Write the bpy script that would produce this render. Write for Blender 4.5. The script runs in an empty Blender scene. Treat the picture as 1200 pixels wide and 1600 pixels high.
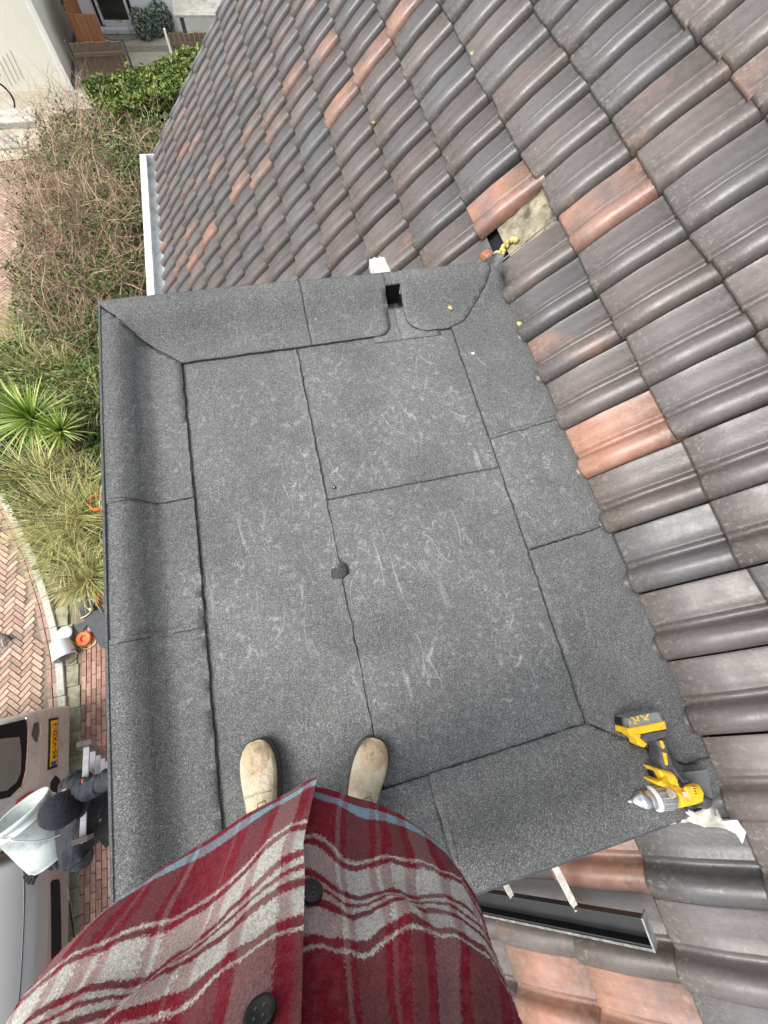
import bpy, bmesh, math, random
from mathutils import Vector, Matrix, noise
from mathutils.bvhtree import BVHTree
random.seed(11)
S = bpy.context.scene
COL = S.collection
rad = math.radians
# ------------------------------------------------------------------ camera
CZ = 1.35                                   # the phone is held 1.35 m above the flat roof (z = 0)
F = 625.22                                  # focal length in photograph pixels (photograph 1200 x 1600)
RX = Vector((0.96973354, -0.2308281, 0.07959424))
RY = Vector((-0.18970112, -0.91749872, -0.34958489))
RZ = Vector((0.15372163, 0.32390507, -0.93351763))
cd = bpy.data.cameras.new('camera'); cam = bpy.data.objects.new('camera', cd); COL.objects.link(cam)
m = Matrix.Identity(4)
for i in range(3):
    m[i][0] = RX[i]; m[i][1] = -RY[i]; m[i][2] = -RZ[i]
m[2][3] = CZ
cam.matrix_world = m
cd.sensor_fit = 'HORIZONTAL'; cd.sensor_width = 36; cd.lens = 36 * F / 1200
cd.clip_start = 0.02; cd.clip_end = 400
S.camera = cam
# ------------------------------------------------------------------ light
SUN_EL, SUN_AZ = rad(54), rad(-96)          # azimuth from +Y towards +X: the soft light comes from the street side
w = bpy.data.worlds.new('World'); S.world = w; w.use_nodes = True
nt = w.node_tree; bg = nt.nodes['Background']
sky = nt.nodes.new('ShaderNodeTexSky'); sky.sky_type = 'NISHITA'; sky.sun_disc = False
sky.sun_elevation = SUN_EL; sky.sun_rotation = SUN_AZ
sky.air_density = 1.0; sky.dust_density = 4.0; sky.ozone_density = 1.0
mixw = nt.nodes.new('ShaderNodeHueSaturation'); mixw.inputs['Saturation'].default_value = 0.35
nt.links.new(sky.outputs[0], mixw.inputs['Color']); nt.links.new(mixw.outputs[0], bg.inputs[0])
bg.inputs[1].default_value = 0.15
sd = bpy.data.lights.new('sun', 'SUN'); sd.energy = 1.25; sd.angle = rad(26); sd.color = (1, 0.97, 0.93)
so = bpy.data.objects.new('sun', sd); COL.objects.link(so)
sv = Vector((math.sin(SUN_AZ) * math.cos(SUN_EL), math.cos(SUN_AZ) * math.cos(SUN_EL), math.sin(SUN_EL)))
so.rotation_euler = sv.to_track_quat('Z', 'Y').to_euler(); so.location = sv * 30
S.view_settings.view_transform = 'Standard'; S.view_settings.look = 'None'
S.view_settings.exposure = 1.1; S.view_settings.gamma = 1

# ------------------------------------------------------------------ helpers
def at(px, py, z):
    """world point on the horizontal plane z that was measured at a photograph position"""
    d = RX * (px - 600) + RY * (py - 800) + RZ * F
    return Vector((0, 0, CZ)) + d * ((z - CZ) / d.z)
def at_x(px, py, x):
    d = RX * (px - 600) + RY * (py - 800) + RZ * F
    return Vector((0, 0, CZ)) + d * (x / d.x)
def at_y(px, py, y):
    d = RX * (px - 600) + RY * (py - 800) + RZ * F
    return Vector((0, 0, CZ)) + d * (y / d.y)
def V(*a): return Vector(a)

def obj(name, bm, mat, parent=None, smooth=False, label=None):
    me = bpy.data.meshes.new(name)
    if isinstance(bm, tuple):
        me.from_pydata([tuple(v) for v in bm[0]], [], bm[1])
    elif isinstance(bm, bpy.types.Mesh):
        me = bm; me.name = name
    else:
        bm.normal_update(); bm.to_mesh(me); bm.free()
    mats = mat if isinstance(mat, (list, tuple)) else [mat]
    me.materials.clear()
    for k in mats: me.materials.append(k)
    for p in me.polygons: p.use_smooth = smooth
    me.update()
    o = bpy.data.objects.new(name, me); COL.objects.link(o)
    if parent: o.parent = parent
    if label: o['label'] = label
    return o
def tag(o, label, cat, group=None):
    o['label'] = label; o['category'] = cat
    if group: o['group'] = group
    return o
def thing(name, label, cat, group=None, loc=(0, 0, 0)):
    o = bpy.data.objects.new(name, None); o.empty_display_size = 0.1; COL.objects.link(o)
    o.location = loc
    return tag(o, label, cat, group)
def struct(name, bm, mat, kind='structure', smooth=False):
    o = obj(name, bm, mat, smooth=smooth); o['kind'] = kind
    return o
def child_at(o, parent):
    """keep a world-space mesh in place below a located Empty"""
    o.parent = parent
    o.matrix_parent_inverse = Matrix.Translation(parent.location).inverted()
    return o
def shift(o, base):
    """move mesh data so that the object's origin sits at base"""
    o.data.transform(Matrix.Translation(-Vector(base))); o.location = base
    return o

def add_box(bm, c, s, rot=None, bevel=0.0, mi=0):
    t = bmesh.ops.create_cube(bm, size=1.0)
    M = Matrix.Translation(Vector(c)) @ (rot.to_4x4() if rot is not None else Matrix.Identity(4)) @ Matrix.Diagonal((s[0], s[1], s[2], 1))
    bmesh.ops.transform(bm, matrix=M, verts=t['verts'])
    fs = {f for v in t['verts'] for f in v.link_faces}
    for f in fs: f.material_index = mi
    if bevel > 0:
        es = list({e for v in t['verts'] for e in v.link_edges})
        bmesh.ops.bevel(bm, geom=es, offset=bevel, segments=2, affect='EDGES', profile=0.5)
def box(c, s, rot=None, bevel=0.0):
    bm = bmesh.new(); add_box(bm, c, s, rot, bevel); return bm
def frame_of(d):
    d = Vector(d).normalized()
    a = Vector((0, 0, 1)) if abs(d.z) < 0.9 else Vector((1, 0, 0))
    u = d.cross(a).normalized(); v = d.cross(u).normalized()
    return u, v
def add_tube(bm, pts, r, n=8, caps=True, flat=1.0):
    """tube through points; r is one radius or a list"""
    pts = [Vector(p) for p in pts]
    rings = []
    u = v = None
    for i, p in enumerate(pts):
        d = (pts[min(i + 1, len(pts) - 1)] - pts[max(i - 1, 0)])
        if u is None: u, v = frame_of(d)
        else:
            d.normalize(); u = (u - d * u.dot(d)).normalized(); v = d.cross(u).normalized()
        ri = r[i] if isinstance(r, (list, tuple)) else r
        rings.append([bm.verts.new(p + u * math.cos(2 * math.pi * k / n) * ri + v * math.sin(2 * math.pi * k / n) * ri * flat) for k in range(n)])
    for a, b in zip(rings[:-1], rings[1:]):
        for k in range(n):
            bm.faces.new((a[k], a[(k + 1) % n], b[(k + 1) % n], b[k]))
    if caps:
        bm.faces.new(rings[0][::-1]); bm.faces.new(rings[-1])
def tube(pts, r, n=8, caps=True, flat=1.0):
    bm = bmesh.new(); add_tube(bm, pts, r, n, caps, flat)
    bmesh.ops.recalc_face_normals(bm, faces=bm.faces); return bm
def add_lathe(bm, a, b, prof, n=24, caps=True):
    """prof lists (t, r) with t in metres from a towards b"""
    a, b = Vector(a), Vector(b); d = (b - a).normalized(); u, v = frame_of(d)
    rings = [[bm.verts.new(a + d * t + (u * math.cos(2 * math.pi * k / n) + v * math.sin(2 * math.pi * k / n)) * max(r, 1e-4)) for k in range(n)] for t, r in prof]
    for p, q in zip(rings[:-1], rings[1:]):
        for k in range(n): bm.faces.new((p[k], p[(k + 1) % n], q[(k + 1) % n], q[k]))
    if caps:
        bm.faces.new(rings[0][::-1]); bm.faces.new(rings[-1])
def lathe(a, b, prof, n=24, caps=True):
    bm = bmesh.new(); add_lathe(bm, a, b, prof, n, caps)
    bmesh.ops.recalc_face_normals(bm, faces=bm.faces); return bm
def prism(poly, z0, z1, bevel=0.0):
    """upright prism over an (x, y) outline"""
    bm = bmesh.new()
    vs = [bm.verts.new((p[0], p[1], z0)) for p in poly]
    f = bm.faces.new(vs)
    e = bmesh.ops.extrude_face_region(bm, geom=[f])
    bmesh.ops.translate(bm, verts=[x for x in e['geom'] if isinstance(x, bmesh.types.BMVert)], vec=(0, 0, z1 - z0))
    bmesh.ops.recalc_face_normals(bm, faces=bm.faces)
    if bevel > 0:
        zt = max(z0, z1)
        es = [e for e in bm.edges if all(abs(v.co.z - zt) < 1e-5 for v in e.verts)]
        bmesh.ops.bevel(bm, geom=es, offset=bevel, segments=3, affect='EDGES', profile=0.5)
    return bm
def evaluated(o, name):
    dg = bpy.context.evaluated_depsgraph_get(); dg.update()
    me = bpy.data.meshes.new_from_object(o.evaluated_get(dg))
    old = o.data; bpy.data.objects.remove(o)
    return me
def skin(name, pts, edges, mat, parent=None, sub=2, root=0):
    """one continuous skinned figure: pts = [(x, y, z, r)] or (x, y, z, r, r2)"""
    me = bpy.data.meshes.new(name); me.from_pydata([p[:3] for p in pts], edges, [])
    o = bpy.data.objects.new(name, me); COL.objects.link(o)
    o.modifiers.new('s', 'SKIN').use_smooth_shade = True
    for i, p in enumerate(pts):
        sv_ = me.skin_vertices[0].data[i]
        sv_.radius = (p[3], p[4] if len(p) > 4 else p[3]); sv_.use_root = (i == root)
    mo = o.modifiers.new('b', 'SUBSURF'); mo.levels = sub; mo.render_levels = sub
    me2 = evaluated(o, name)
    return obj(name, me2, mat, parent, smooth=True)
def chain(n, off=0): return [(i + off, i + off + 1) for i in range(n - 1)]
def nz(x, y, z=0.0): return noise.noise(Vector((x, y, z)))

# ------------------------------------------------------------------ materials
def new_mat(name):
    m_ = bpy.data.materials.new(name); m_.use_nodes = True
    N = m_.node_tree.nodes; L = m_.node_tree.links
    return m_, N, L, N['Principled BSDF']
def rgb(c): return (c[0], c[1], c[2], 1)
def ramp(N, stops, interp='LINEAR'):
    r = N.new('ShaderNodeValToRGB'); r.color_ramp.interpolation = interp
    e = r.color_ramp.elements
    e[0].position = stops[0][0]; e[0].color = rgb(stops[0][1])
    e[1].position = stops[-1][0]; e[1].color = rgb(stops[-1][1])
    for p, c in stops[1:-1]:
        k = e.new(p); k.color = rgb(c)
    return r
def nnoise(N, L, vec, scale, detail=4, rough=0.6, dist=0.0):
    n = N.new('ShaderNodeTexNoise'); n.inputs['Scale'].default_value = scale
    n.inputs['Detail'].default_value = detail; n.inputs['Roughness'].default_value = rough
    n.inputs['Distortion'].default_value = dist
    if vec is not None: L.new(vec, n.inputs['Vector'])
    return n
def mixc(N, L, fac, a, b, blend='MIX'):
    k = N.new('ShaderNodeMix'); k.data_type = 'RGBA'; k.blend_type = blend
    for sock, v in ((k.inputs[0], fac), (k.inputs[6], a), (k.inputs[7], b)):
        if isinstance(v, bpy.types.NodeSocket): L.new(v, sock)
        elif isinstance(v, (tuple, list)): sock.default_value = rgb(v)
        else: sock.default_value = v
    return k.outputs[2]
def mth(N, L, op, a, b=None, clamp=False):
    k = N.new('ShaderNodeMath'); k.operation = op; k.use_clamp = clamp
    for i, v in enumerate((a, b)):
        if v is None: continue
        if isinstance(v, bpy.types.NodeSocket): L.new(v, k.inputs[i])
        else: k.inputs[i].default_value = v
    return k.outputs[0]
def bump(N, L, bsdf, h, strength, dist):
    b = N.new('ShaderNodeBump'); b.inputs['Strength'].default_value = strength; b.inputs['Distance'].default_value = dist
    L.new(h, b.inputs['Height']); L.new(b.outputs[0], bsdf.inputs['Normal'])
def pmat(name, c1, c2=None, scale=8.0, rough=0.6, metal=0.0, bmp=0.0, bscale=40.0, spec=0.5, dirt=None, dscale=3.0, coat=0.0, stretch=None):
    m_, N, L, B = new_mat(name)
    tc = N.new('ShaderNodeTexCoord'); vec = tc.outputs['Object']
    if stretch:
        mp = N.new('ShaderNodeMapping'); mp.inputs['Scale'].default_value = stretch; L.new(vec, mp.inputs[0]); vec = mp.outputs[0]
    c2 = c2 or tuple(x * 0.82 for x in c1)
    n = nnoise(N, L, vec, scale, 5)
    r = ramp(N, [(0.32, c2), (0.68, c1)]); L.new(n.outputs['Fac'], r.inputs[0])
    col = r.outputs[0]
    if dirt:
        n2 = nnoise(N, L, vec, dscale, 6, 0.7)
        r2 = ramp(N, [(0.5, (0, 0, 0)), (0.66, (1, 1, 1))]); L.new(n2.outputs['Fac'], r2.inputs[0])
        col = mixc(N, L, r2.outputs[0], col, dirt)
    L.new(col, B.inputs['Base Color'])
    B.inputs['Roughness'].default_value = rough; B.inputs['Metallic'].default_value = metal
    B.inputs['Specular IOR Level'].default_value = spec
    B.inputs['Coat Weight'].default_value = coat
    if bmp:
        n3 = nnoise(N, L, vec, bscale, 5); bump(N, L, B, n3.outputs['Fac'], bmp, 0.02)
    return m_
def amat(name, rough=0.7, bmp=0.3, bscale=120, var=0.25, nscale=30, spec=0.4, attr='col'):
    """base colour from the mesh's own colour attribute, broken up by noise"""
    m_, N, L, B = new_mat(name)
    a = N.new('ShaderNodeAttribute'); a.attribute_name = attr
    tc = N.new('ShaderNodeTexCoord')
    n = nnoise(N, L, tc.outputs['Object'], nscale, 6, 0.65)
    r = ramp(N, [(0.3, (1 - var,) * 3), (0.7, (1 + var,) * 3)]); L.new(n.outputs['Fac'], r.inputs[0])
    L.new(mixc(N, L, 1.0, a.outputs['Color'], r.outputs[0], 'MULTIPLY'), B.inputs['Base Color'])
    B.inputs['Roughness'].default_value = rough; B.inputs['Specular IOR Level'].default_value = spec
    if bmp:
        n3 = nnoise(N, L, tc.outputs['Object'], bscale, 4); bump(N, L, B, n3.outputs['Fac'], bmp, 0.004)
    return m_

def felt_mat(name, gain=1.0, scuffs=True):
    m_, N, L, B = new_mat(name)
    tc = N.new('ShaderNodeTexCoord'); vec = tc.outputs['Object']
    vo = N.new('ShaderNodeTexVoronoi'); vo.inputs['Scale'].default_value = 480; L.new(vec, vo.inputs['Vector'])
    sp = N.new('ShaderNodeSeparateColor'); L.new(vo.outputs['Color'], sp.inputs[0])
    g = gain
    r = ramp(N, [(0.0, (0.037 * g, 0.038 * g, 0.037 * g)), (0.35, (0.068 * g, 0.071 * g, 0.069 * g)), (0.7, (0.098 * g, 0.102 * g, 0.099 * g)), (0.9, (0.130 * g, 0.135 * g, 0.131 * g)), (1.0, (0.21 * g, 0.215 * g, 0.21 * g))])
    L.new(sp.outputs[0], r.inputs[0])
    nb = nnoise(N, L, vec, 240, 3, 0.7)
    rb = ramp(N, [(0.3, (0.78,) * 3), (0.7, (1.22,) * 3)]); L.new(nb.outputs['Fac'], rb.inputs[0])
    col = mixc(N, L, 1.0, r.outputs[0], rb.outputs[0], 'MULTIPLY')
    n2 = nnoise(N, L, vec, 3.2, 6, 0.65)
    r2 = ramp(N, [(0.3, (0.82, 0.82, 0.84)), (0.7, (1.2, 1.18, 1.16))]); L.new(n2.outputs['Fac'], r2.inputs[0])
    col = mixc(N, L, 1.0, col, r2.outputs[0], 'MULTIPLY')
    if scuffs:
        # trodden, chalky patches and thin wandering scrape marks, mostly in the middle of the roof
        n4 = nnoise(N, L, vec, 2.6, 3, 0.6)
        pos = N.new('ShaderNodeVectorMath'); pos.operation = 'DISTANCE'; L.new(vec, pos.inputs[0]); pos.inputs[1].default_value = (0.25, 0.55, 0)
        near = mth(N, L, 'SUBTRACT', 1.2, pos.outputs['Value'], True)
        area = mth(N, L, 'MULTIPLY', near, mth(N, L, 'SUBTRACT', n4.outputs['Fac'], 0.34), True)
        area = mth(N, L, 'MULTIPLY', area, 7.0, True)
        n5 = nnoise(N, L, vec, 42, 8, 0.78, 0.5)
        dust = mth(N, L, 'MULTIPLY', mth(N, L, 'SUBTRACT', n5.outputs['Fac'], 0.53), 6.0, True)
        dust = mth(N, L, 'MULTIPLY', dust, area)
        haze_ = mth(N, L, 'MULTIPLY', area, 0.10)
        tot = None
        for seed, sc, rot in ((0, 5.0, 0.4), (7, 7.0, 1.9), (13, 6.0, 2.8), (23, 9.0, 1.2), (31, 10.0, 2.4)):
            mp = N.new('ShaderNodeMapping'); mp.inputs['Location'].default_value = (seed, seed * 1.7, 0)
            mp.inputs['Rotation'].default_value = (0, 0, rot); mp.inputs['Scale'].default_value = (1.0, 0.28, 1); L.new(vec, mp.inputs[0])
            a_ = nnoise(N, L, mp.outputs[0], sc, 1, 0.5, 0.4)
            ln = mth(N, L, 'ABSOLUTE', mth(N, L, 'SUBTRACT', a_.outputs['Fac'], 0.5))
            ln = mth(N, L, 'SUBTRACT', 1.0, mth(N, L, 'MULTIPLY', ln, 150.0), True)
            b_ = nnoise(N, L, mp.outputs[0], sc * 2.3, 3, 0.6)
            ln = mth(N, L, 'MULTIPLY', ln, mth(N, L, 'MULTIPLY', mth(N, L, 'SUBTRACT', b_.outputs['Fac'], 0.555), 14.0, True))
            tot = ln if tot is None else mth(N, L, 'ADD', tot, ln, True)
        gr = nnoise(N, L, vec, 300, 2, 0.5)
        tot = mth(N, L, 'MULTIPLY', tot, mth(N, L, 'MULTIPLY', mth(N, L, 'SUBTRACT', gr.outputs['Fac'], 0.36), 6.0, True))
        mk = mth(N, L, 'ADD', mth(N, L, 'MULTIPLY', mth(N, L, 'ADD', dust, haze_), 0.52), mth(N, L, 'MULTIPLY', mth(N, L, 'MULTIPLY', tot, mth(N, L, 'ADD', mth(N, L, 'MULTIPLY', area, 1.0, True), 0.08)), 0.45), True)
        col = mixc(N, L, mk, col, (0.46, 0.47, 0.46))
    L.new(col, B.inputs['Base Color'])
    B.inputs['Roughness'].default_value = 0.85; B.inputs['Specular IOR Level'].default_value = 0.35
    n3 = nnoise(N, L, vec, 260, 4, 0.7); bump(N, L, B, n3.outputs['Fac'], 0.55, 0.004)
    return m_

PIT_ = rad(46.0)
def tile_mat():
    m_, N, L, B = new_mat('roof_tile_clay')
    a = N.new('ShaderNodeAttribute'); a.attribute_name = 'col'      # rgb: glaze tone, alpha-like data in 'red'
    rd = N.new('ShaderNodeAttribute'); rd.attribute_name = 'red'
    tc = N.new('ShaderNodeTexCoord'); vec = tc.outputs['Object']
    n = nnoise(N, L, vec, 5.0, 6, 0.62)
    f = mth(N, L, 'ADD', rd.outputs['Fac'], mth(N, L, 'MULTIPLY', mth(N, L, 'SUBTRACT', n.outputs['Fac'], 0.5), 1.5))
    rr = ramp(N, [(0.42, (0, 0, 0)), (1.1, (1, 1, 1))]); L.new(f, rr.inputs[0])
    n2 = nnoise(N, L, vec, 16, 6, 0.7)
    ro = ramp(N, [(0.3, (0.26, 0.115, 0.07)), (0.7, (0.34, 0.20, 0.15))]); L.new(n2.outputs['Fac'], ro.inputs[0])
    n6 = nnoise(N, L, vec, 34, 7, 0.7)
    rg = ramp(N, [(0.28, (0.84,) * 3), (0.72, (1.15,) * 3)]); L.new(n6.outputs['Fac'], rg.inputs[0])
    base = mixc(N, L, 1.0, a.outputs['Color'], rg.outputs[0], 'MULTIPLY')
    col = mixc(N, L, rr.outputs[0], base, ro.outputs[0])
    # pale lichen specks and dark algae smears
    n3 = nnoise(N, L, vec, 75, 3, 0.6); rs = ramp(N, [(0.70, (0, 0, 0)), (0.74, (1, 1, 1))]); L.new(n3.outputs['Fac'], rs.inputs[0])
    n4 = nnoise(N, L, vec, 1.7, 4, 0.6); r4 = ramp(N, [(0.48, (0, 0, 0)), (0.65, (1, 1, 1))]); L.new(n4.outputs['Fac'], r4.inputs[0])
    sm = mth(N, L, 'MULTIPLY', rs.outputs[0], r4.outputs[0])
    col = mixc(N, L, mth(N, L, 'MULTIPLY', sm, 0.8), col, (0.34, 0.33, 0.25))
    n5 = nnoise(N, L, vec, 26, 8, 0.8, 1.0); r5 = ramp(N, [(0.60, (0, 0, 0)), (0.70, (1, 1, 1))]); L.new(n5.outputs['Fac'], r5.inputs[0])
    n7 = nnoise(N, L, vec, 2.3, 3, 0.5); r7 = ramp(N, [(0.5, (0, 0, 0)), (0.62, (1, 1, 1))]); L.new(n7.outputs['Fac'], r7.inputs[0])
    col = mixc(N, L, mth(N, L, 'MULTIPLY', mth(N, L, 'MULTIPLY', r5.outputs[0], r7.outputs[0]), 0.6), col, (0.035, 0.033, 0.03))
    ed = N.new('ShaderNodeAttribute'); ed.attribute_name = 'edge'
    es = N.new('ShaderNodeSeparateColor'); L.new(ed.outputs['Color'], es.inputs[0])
    # dirt at the tile laps, plus shade painted into the valley beside each roll
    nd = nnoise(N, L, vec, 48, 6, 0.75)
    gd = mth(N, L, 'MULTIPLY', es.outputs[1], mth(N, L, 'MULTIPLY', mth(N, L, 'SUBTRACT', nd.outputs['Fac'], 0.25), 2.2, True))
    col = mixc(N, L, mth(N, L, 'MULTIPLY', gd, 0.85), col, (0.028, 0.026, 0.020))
    # chipped, sanded lower edges with bits of pale lichen
    nc = nnoise(N, L, vec, 62, 5, 0.8, 0.6)
    ch_w = mth(N, L, 'MULTIPLY', es.outputs[0], mth(N, L, 'MULTIPLY', mth(N, L, 'SUBTRACT', nc.outputs['Fac'], 0.53), 9.0, True))
    col = mixc(N, L, mth(N, L, 'MULTIPLY', ch_w, 0.75), col, (0.30, 0.27, 0.20))
    mp2 = N.new('ShaderNodeMapping'); mp2.inputs['Rotation'].default_value = (0, PIT_, 0); L.new(vec, mp2.inputs[0])
    mp3 = N.new('ShaderNodeMapping'); mp3.inputs['Scale'].default_value = (5, 75, 5); L.new(mp2.outputs[0], mp3.inputs[0])
    ns = nnoise(N, L, mp3.outputs[0], 1.0, 5, 0.7)
    rs2 = ramp(N, [(0.3, (0.88, 0.87, 0.86)), (0.7, (1.10, 1.10, 1.10))]); L.new(ns.outputs['Fac'], rs2.inputs[0])
    col = mixc(N, L, 1.0, col, rs2.outputs[0], 'MULTIPLY')
    L.new(col, B.inputs['Base Color'])
    rq = ramp(N, [(0.3, (0.27,) * 3), (0.7, (0.46,) * 3)]); L.new(n2.outputs['Fac'], rq.inputs[0])
    L.new(rq.outputs[0], B.inputs['Roughness']); B.inputs['Specular IOR Level'].default_value = 0.5
    n8 = nnoise(N, L, vec, 90, 5, 0.6); bump(N, L, B, n8.outputs['Fac'], 0.25, 0.004)
    return m_

def plaid_mat():
    m_, N, L, B = new_mat('red_plaid_wool')
    uv = N.new('ShaderNodeUVMap'); uv.uv_map = 'UVMap'
    tc = N.new('ShaderNodeTexCoord')
    nw = nnoise(N, L, tc.outputs['Object'], 420, 4, 0.8)
    nv = N.new('ShaderNodeVectorMath'); nv.operation = 'MULTIPLY_ADD'
    L.new(nw.outputs['Color'], nv.inputs[0]); nv.inputs[1].default_value = (0.015, 0.015, 0); L.new(uv.outputs[0], nv.inputs[2])
    se = N.new('ShaderNodeSeparateXYZ'); L.new(nv.outputs[0], se.inputs[0])
    RED = (0.37, 0.005, 0.030); WH = (0.90, 0.89, 0.82); BL = (0.46, 0.72, 0.84); GY = (0.36, 0.29, 0.27); PK = (0.60, 0.40, 0.38); DR = (0.27, 0.003, 0.020)
    def band(sock, period, stops):
        t = mth(N, L, 'FRACT', mth(N, L, 'DIVIDE', sock, period))
        r = ramp(N, [(p / period, c) for p, c in stops], 'CONSTANT'); L.new(t, r.inputs[0]); return r.outputs[0]
    weft = band(mth(N, L, 'MULTIPLY', se.outputs[1], 0.80), 0.262, [(0, RED), (0.010, BL), (0.026, RED), (0.074, WH), (0.077, RED), (0.082, WH), (0.102, RED), (0.108, WH), (0.113, RED),
                                       (0.117, WH), (0.123, RED), (0.130, WH), (0.150, RED), (0.158, WH), (0.161, RED), (0.18, DR), (0.25, RED)])
    warp = band(se.outputs[0], 0.215, [(0, GY), (0.014, RED), (0.024, WH), (0.048, RED), (0.058, GY), (0.084, RED), (0.098, PK), (0.101, RED), (0.106, DR), (0.142, RED), (0.152, WH), (0.157, RED), (0.163, GY), (0.190, RED), (0.198, PK), (0.203, RED)])
    # the warp is woven dark: its pale yarns read as greyish brown over red
    wd = mixc(N, L, 0.52, warp, (0.15, 0.05, 0.05))
    lw0 = N.new('ShaderNodeSeparateColor'); L.new(warp, lw0.inputs[0])
    isp = mth(N, L, 'MULTIPLY', mth(N, L, 'SUBTRACT', lw0.outputs[1], 0.05), 6.0, True)
    wd = mixc(N, L, isp, warp, wd)
    avg = mixc(N, L, 0.44, weft, wd)
    # where a coloured weft crosses a grey or white warp the cloth turns pale; over red it stays pink
    lw = N.new('ShaderNodeSeparateColor'); L.new(weft, lw.inputs[0]); lp = N.new('ShaderNodeSeparateColor'); L.new(warp, lp.inputs[0])
    both = mth(N, L, 'MULTIPLY', mth(N, L, 'MULTIPLY', lw.outputs[1], lp.outputs[1]), 3.2, True)
    col = mixc(N, L, both, avg, weft)
    nf = nnoise(N, L, tc.outputs['Object'], 420, 4, 0.8); rf = ramp(N, [(0.3, (0.55,) * 3), (0.7, (1.6,) * 3)]); L.new(nf.outputs['Fac'], rf.inputs[0])
    col = mixc(N, L, 0.8, col, rf.outputs[0], 'MULTIPLY')
    nf2 = nnoise(N, L, tc.outputs['Object'], 95, 7, 0.85); rf2 = ramp(N, [(0.45, (0, 0, 0)), (0.8, (1, 1, 1))]); L.new(nf2.outputs['Fac'], rf2.inputs[0])
    col = mixc(N, L, mth(N, L, 'MULTIPLY', rf2.outputs[0], 0.42), col, (0.50, 0.27, 0.27))
    L.new(col, B.inputs['Base Color']); B.inputs['Roughness'].default_value = 0.95; B.inputs['Specular IOR Level'].default_value = 0.15
    B.inputs['Sheen Weight'].default_value = 0.12; B.inputs['Sheen Roughness'].default_value = 0.5
    n3 = nnoise(N, L, tc.outputs['Object'], 330, 4, 0.8); bump(N, L, B, n3.outputs['Fac'], 0.8, 0.004)
    return m_

M_FELT = felt_mat('grey_granulated_felt', 1.14)
M_FELT2 = felt_mat('grey_granulated_felt_edge', 0.86)
M_FELTD = felt_mat('dark_felt_offcut', 0.55, False)
M_BIT = pmat('black_bitumen', (0.012, 0.012, 0.013), rough=0.45, bmp=0.4, bscale=90)
M_TILE = tile_mat()
M_PLAID = plaid_mat()
M_ZINC = pmat('grey_edge_metal', (0.075, 0.082, 0.088), (0.055, 0.06, 0.065), rough=0.8, spec=0.2)
M_WHITE = pmat('white_gutter_paint', (0.72, 0.74, 0.73), (0.6, 0.62, 0.62), 12, 0.45, dirt=(0.36, 0.36, 0.31), dscale=4)
M_STICK = pmat('white_painted_wood', (0.68, 0.66, 0.60), (0.5, 0.48, 0.42), 30, 0.6, dirt=(0.30, 0.27, 0.22), dscale=20, bmp=0.2)
M_UNDER = pmat('beige_underlay', (0.30, 0.27, 0.19), (0.13, 0.11, 0.07), 14, 0.7, dirt=(0.06, 0.05, 0.035), dscale=16, bmp=0.3)  # beige broken up by dark brown blotches
M_FOAM = pmat('yellow_foam', (0.60, 0.53, 0.18), (0.42, 0.34, 0.11), 60, 0.8, bmp=0.6, bscale=60)
M_CLAY = pmat('broken_clay', (0.42, 0.17, 0.07), (0.28, 0.10, 0.05), 30, 0.8, bmp=0.4)
M_BLACK = pmat('black_plastic', (0.012, 0.012, 0.013), (0.007, 0.007, 0.008), 20, 0.30, bmp=0.05)
M_BLACKR = pmat('black_rubber', (0.014, 0.014, 0.016), rough=0.8, spec=0.2)
M_ALU = pmat('aluminium', (0.62, 0.63, 0.64), (0.45, 0.46, 0.48), 20, 0.38, 0.85)
M_STEEL = pmat('bright_steel', (0.72, 0.72, 0.74), (0.5, 0.5, 0.52), 20, 0.25, 1.0)
M_YEL = pmat('yellow_tool_plastic', (0.80, 0.50, 0.01), (0.72, 0.42, 0.01), 30, 0.45, dirt=(0.42, 0.28, 0.05), dscale=45)
M_TGREY = pmat('grey_tool_rubber', (0.085, 0.085, 0.09), (0.05, 0.05, 0.055), 40, 0.55)
M_MEMB = pmat('pale_membrane', (0.62, 0.61, 0.53), (0.46, 0.45, 0.38), 14, 0.6, bmp=0.6, bscale=12, dirt=(0.32, 0.31, 0.26), dscale=9)
M_BOOT = pmat('tan_nubuck', (0.47, 0.415, 0.30), (0.38, 0.33, 0.235), 16, 0.9, bmp=0.5, bscale=45, dirt=(0.33, 0.26, 0.17), dscale=14)
M_BOOTT = pmat('worn_brown_toe', (0.44, 0.35, 0.23), (0.36, 0.27, 0.165), 24, 0.85, bmp=0.4, dirt=(0.20, 0.14, 0.08), dscale=30)
M_SOLE = pmat('dark_boot_sole', (0.06, 0.05, 0.04), rough=0.8)
M_TROU = pmat('beige_trouser_cloth', (0.50, 0.45, 0.35), (0.40, 0.36, 0.28), 30, 0.9, bmp=0.4, bscale=120)
M_SKIN = pmat('skin', (0.62, 0.38, 0.28), (0.55, 0.32, 0.23), 20, 0.55)
M_HAIR = pmat('brown_hair', (0.09, 0.05, 0.03), rough=0.7, bmp=0.6, bscale=80)
M_NAVY = pmat('navy_cloth', (0.006, 0.008, 0.016), (0.004, 0.005, 0.010), 30, 0.85, bmp=0.5, bscale=60)
M_DARKC = pmat('dark_green_cloth', (0.020, 0.024, 0.020), (0.010, 0.012, 0.010), 20, 0.85, bmp=0.5, bscale=30)
M_SLEEVE = pmat('dark_blue_sleeve_cloth', (0.012, 0.017, 0.025), (0.005, 0.007, 0.012), 26, 0.75, bmp=0.7, bscale=22)
M_REDG = pmat('red_glove_rubber', (0.40, 0.03, 0.02), rough=0.6)
M_BUCKET = pmat('pale_grey_green_plastic', (0.60, 0.655, 0.63), (0.50, 0.56, 0.535), 9, 0.4, dirt=(0.34, 0.38, 0.34), dscale=14)
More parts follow.
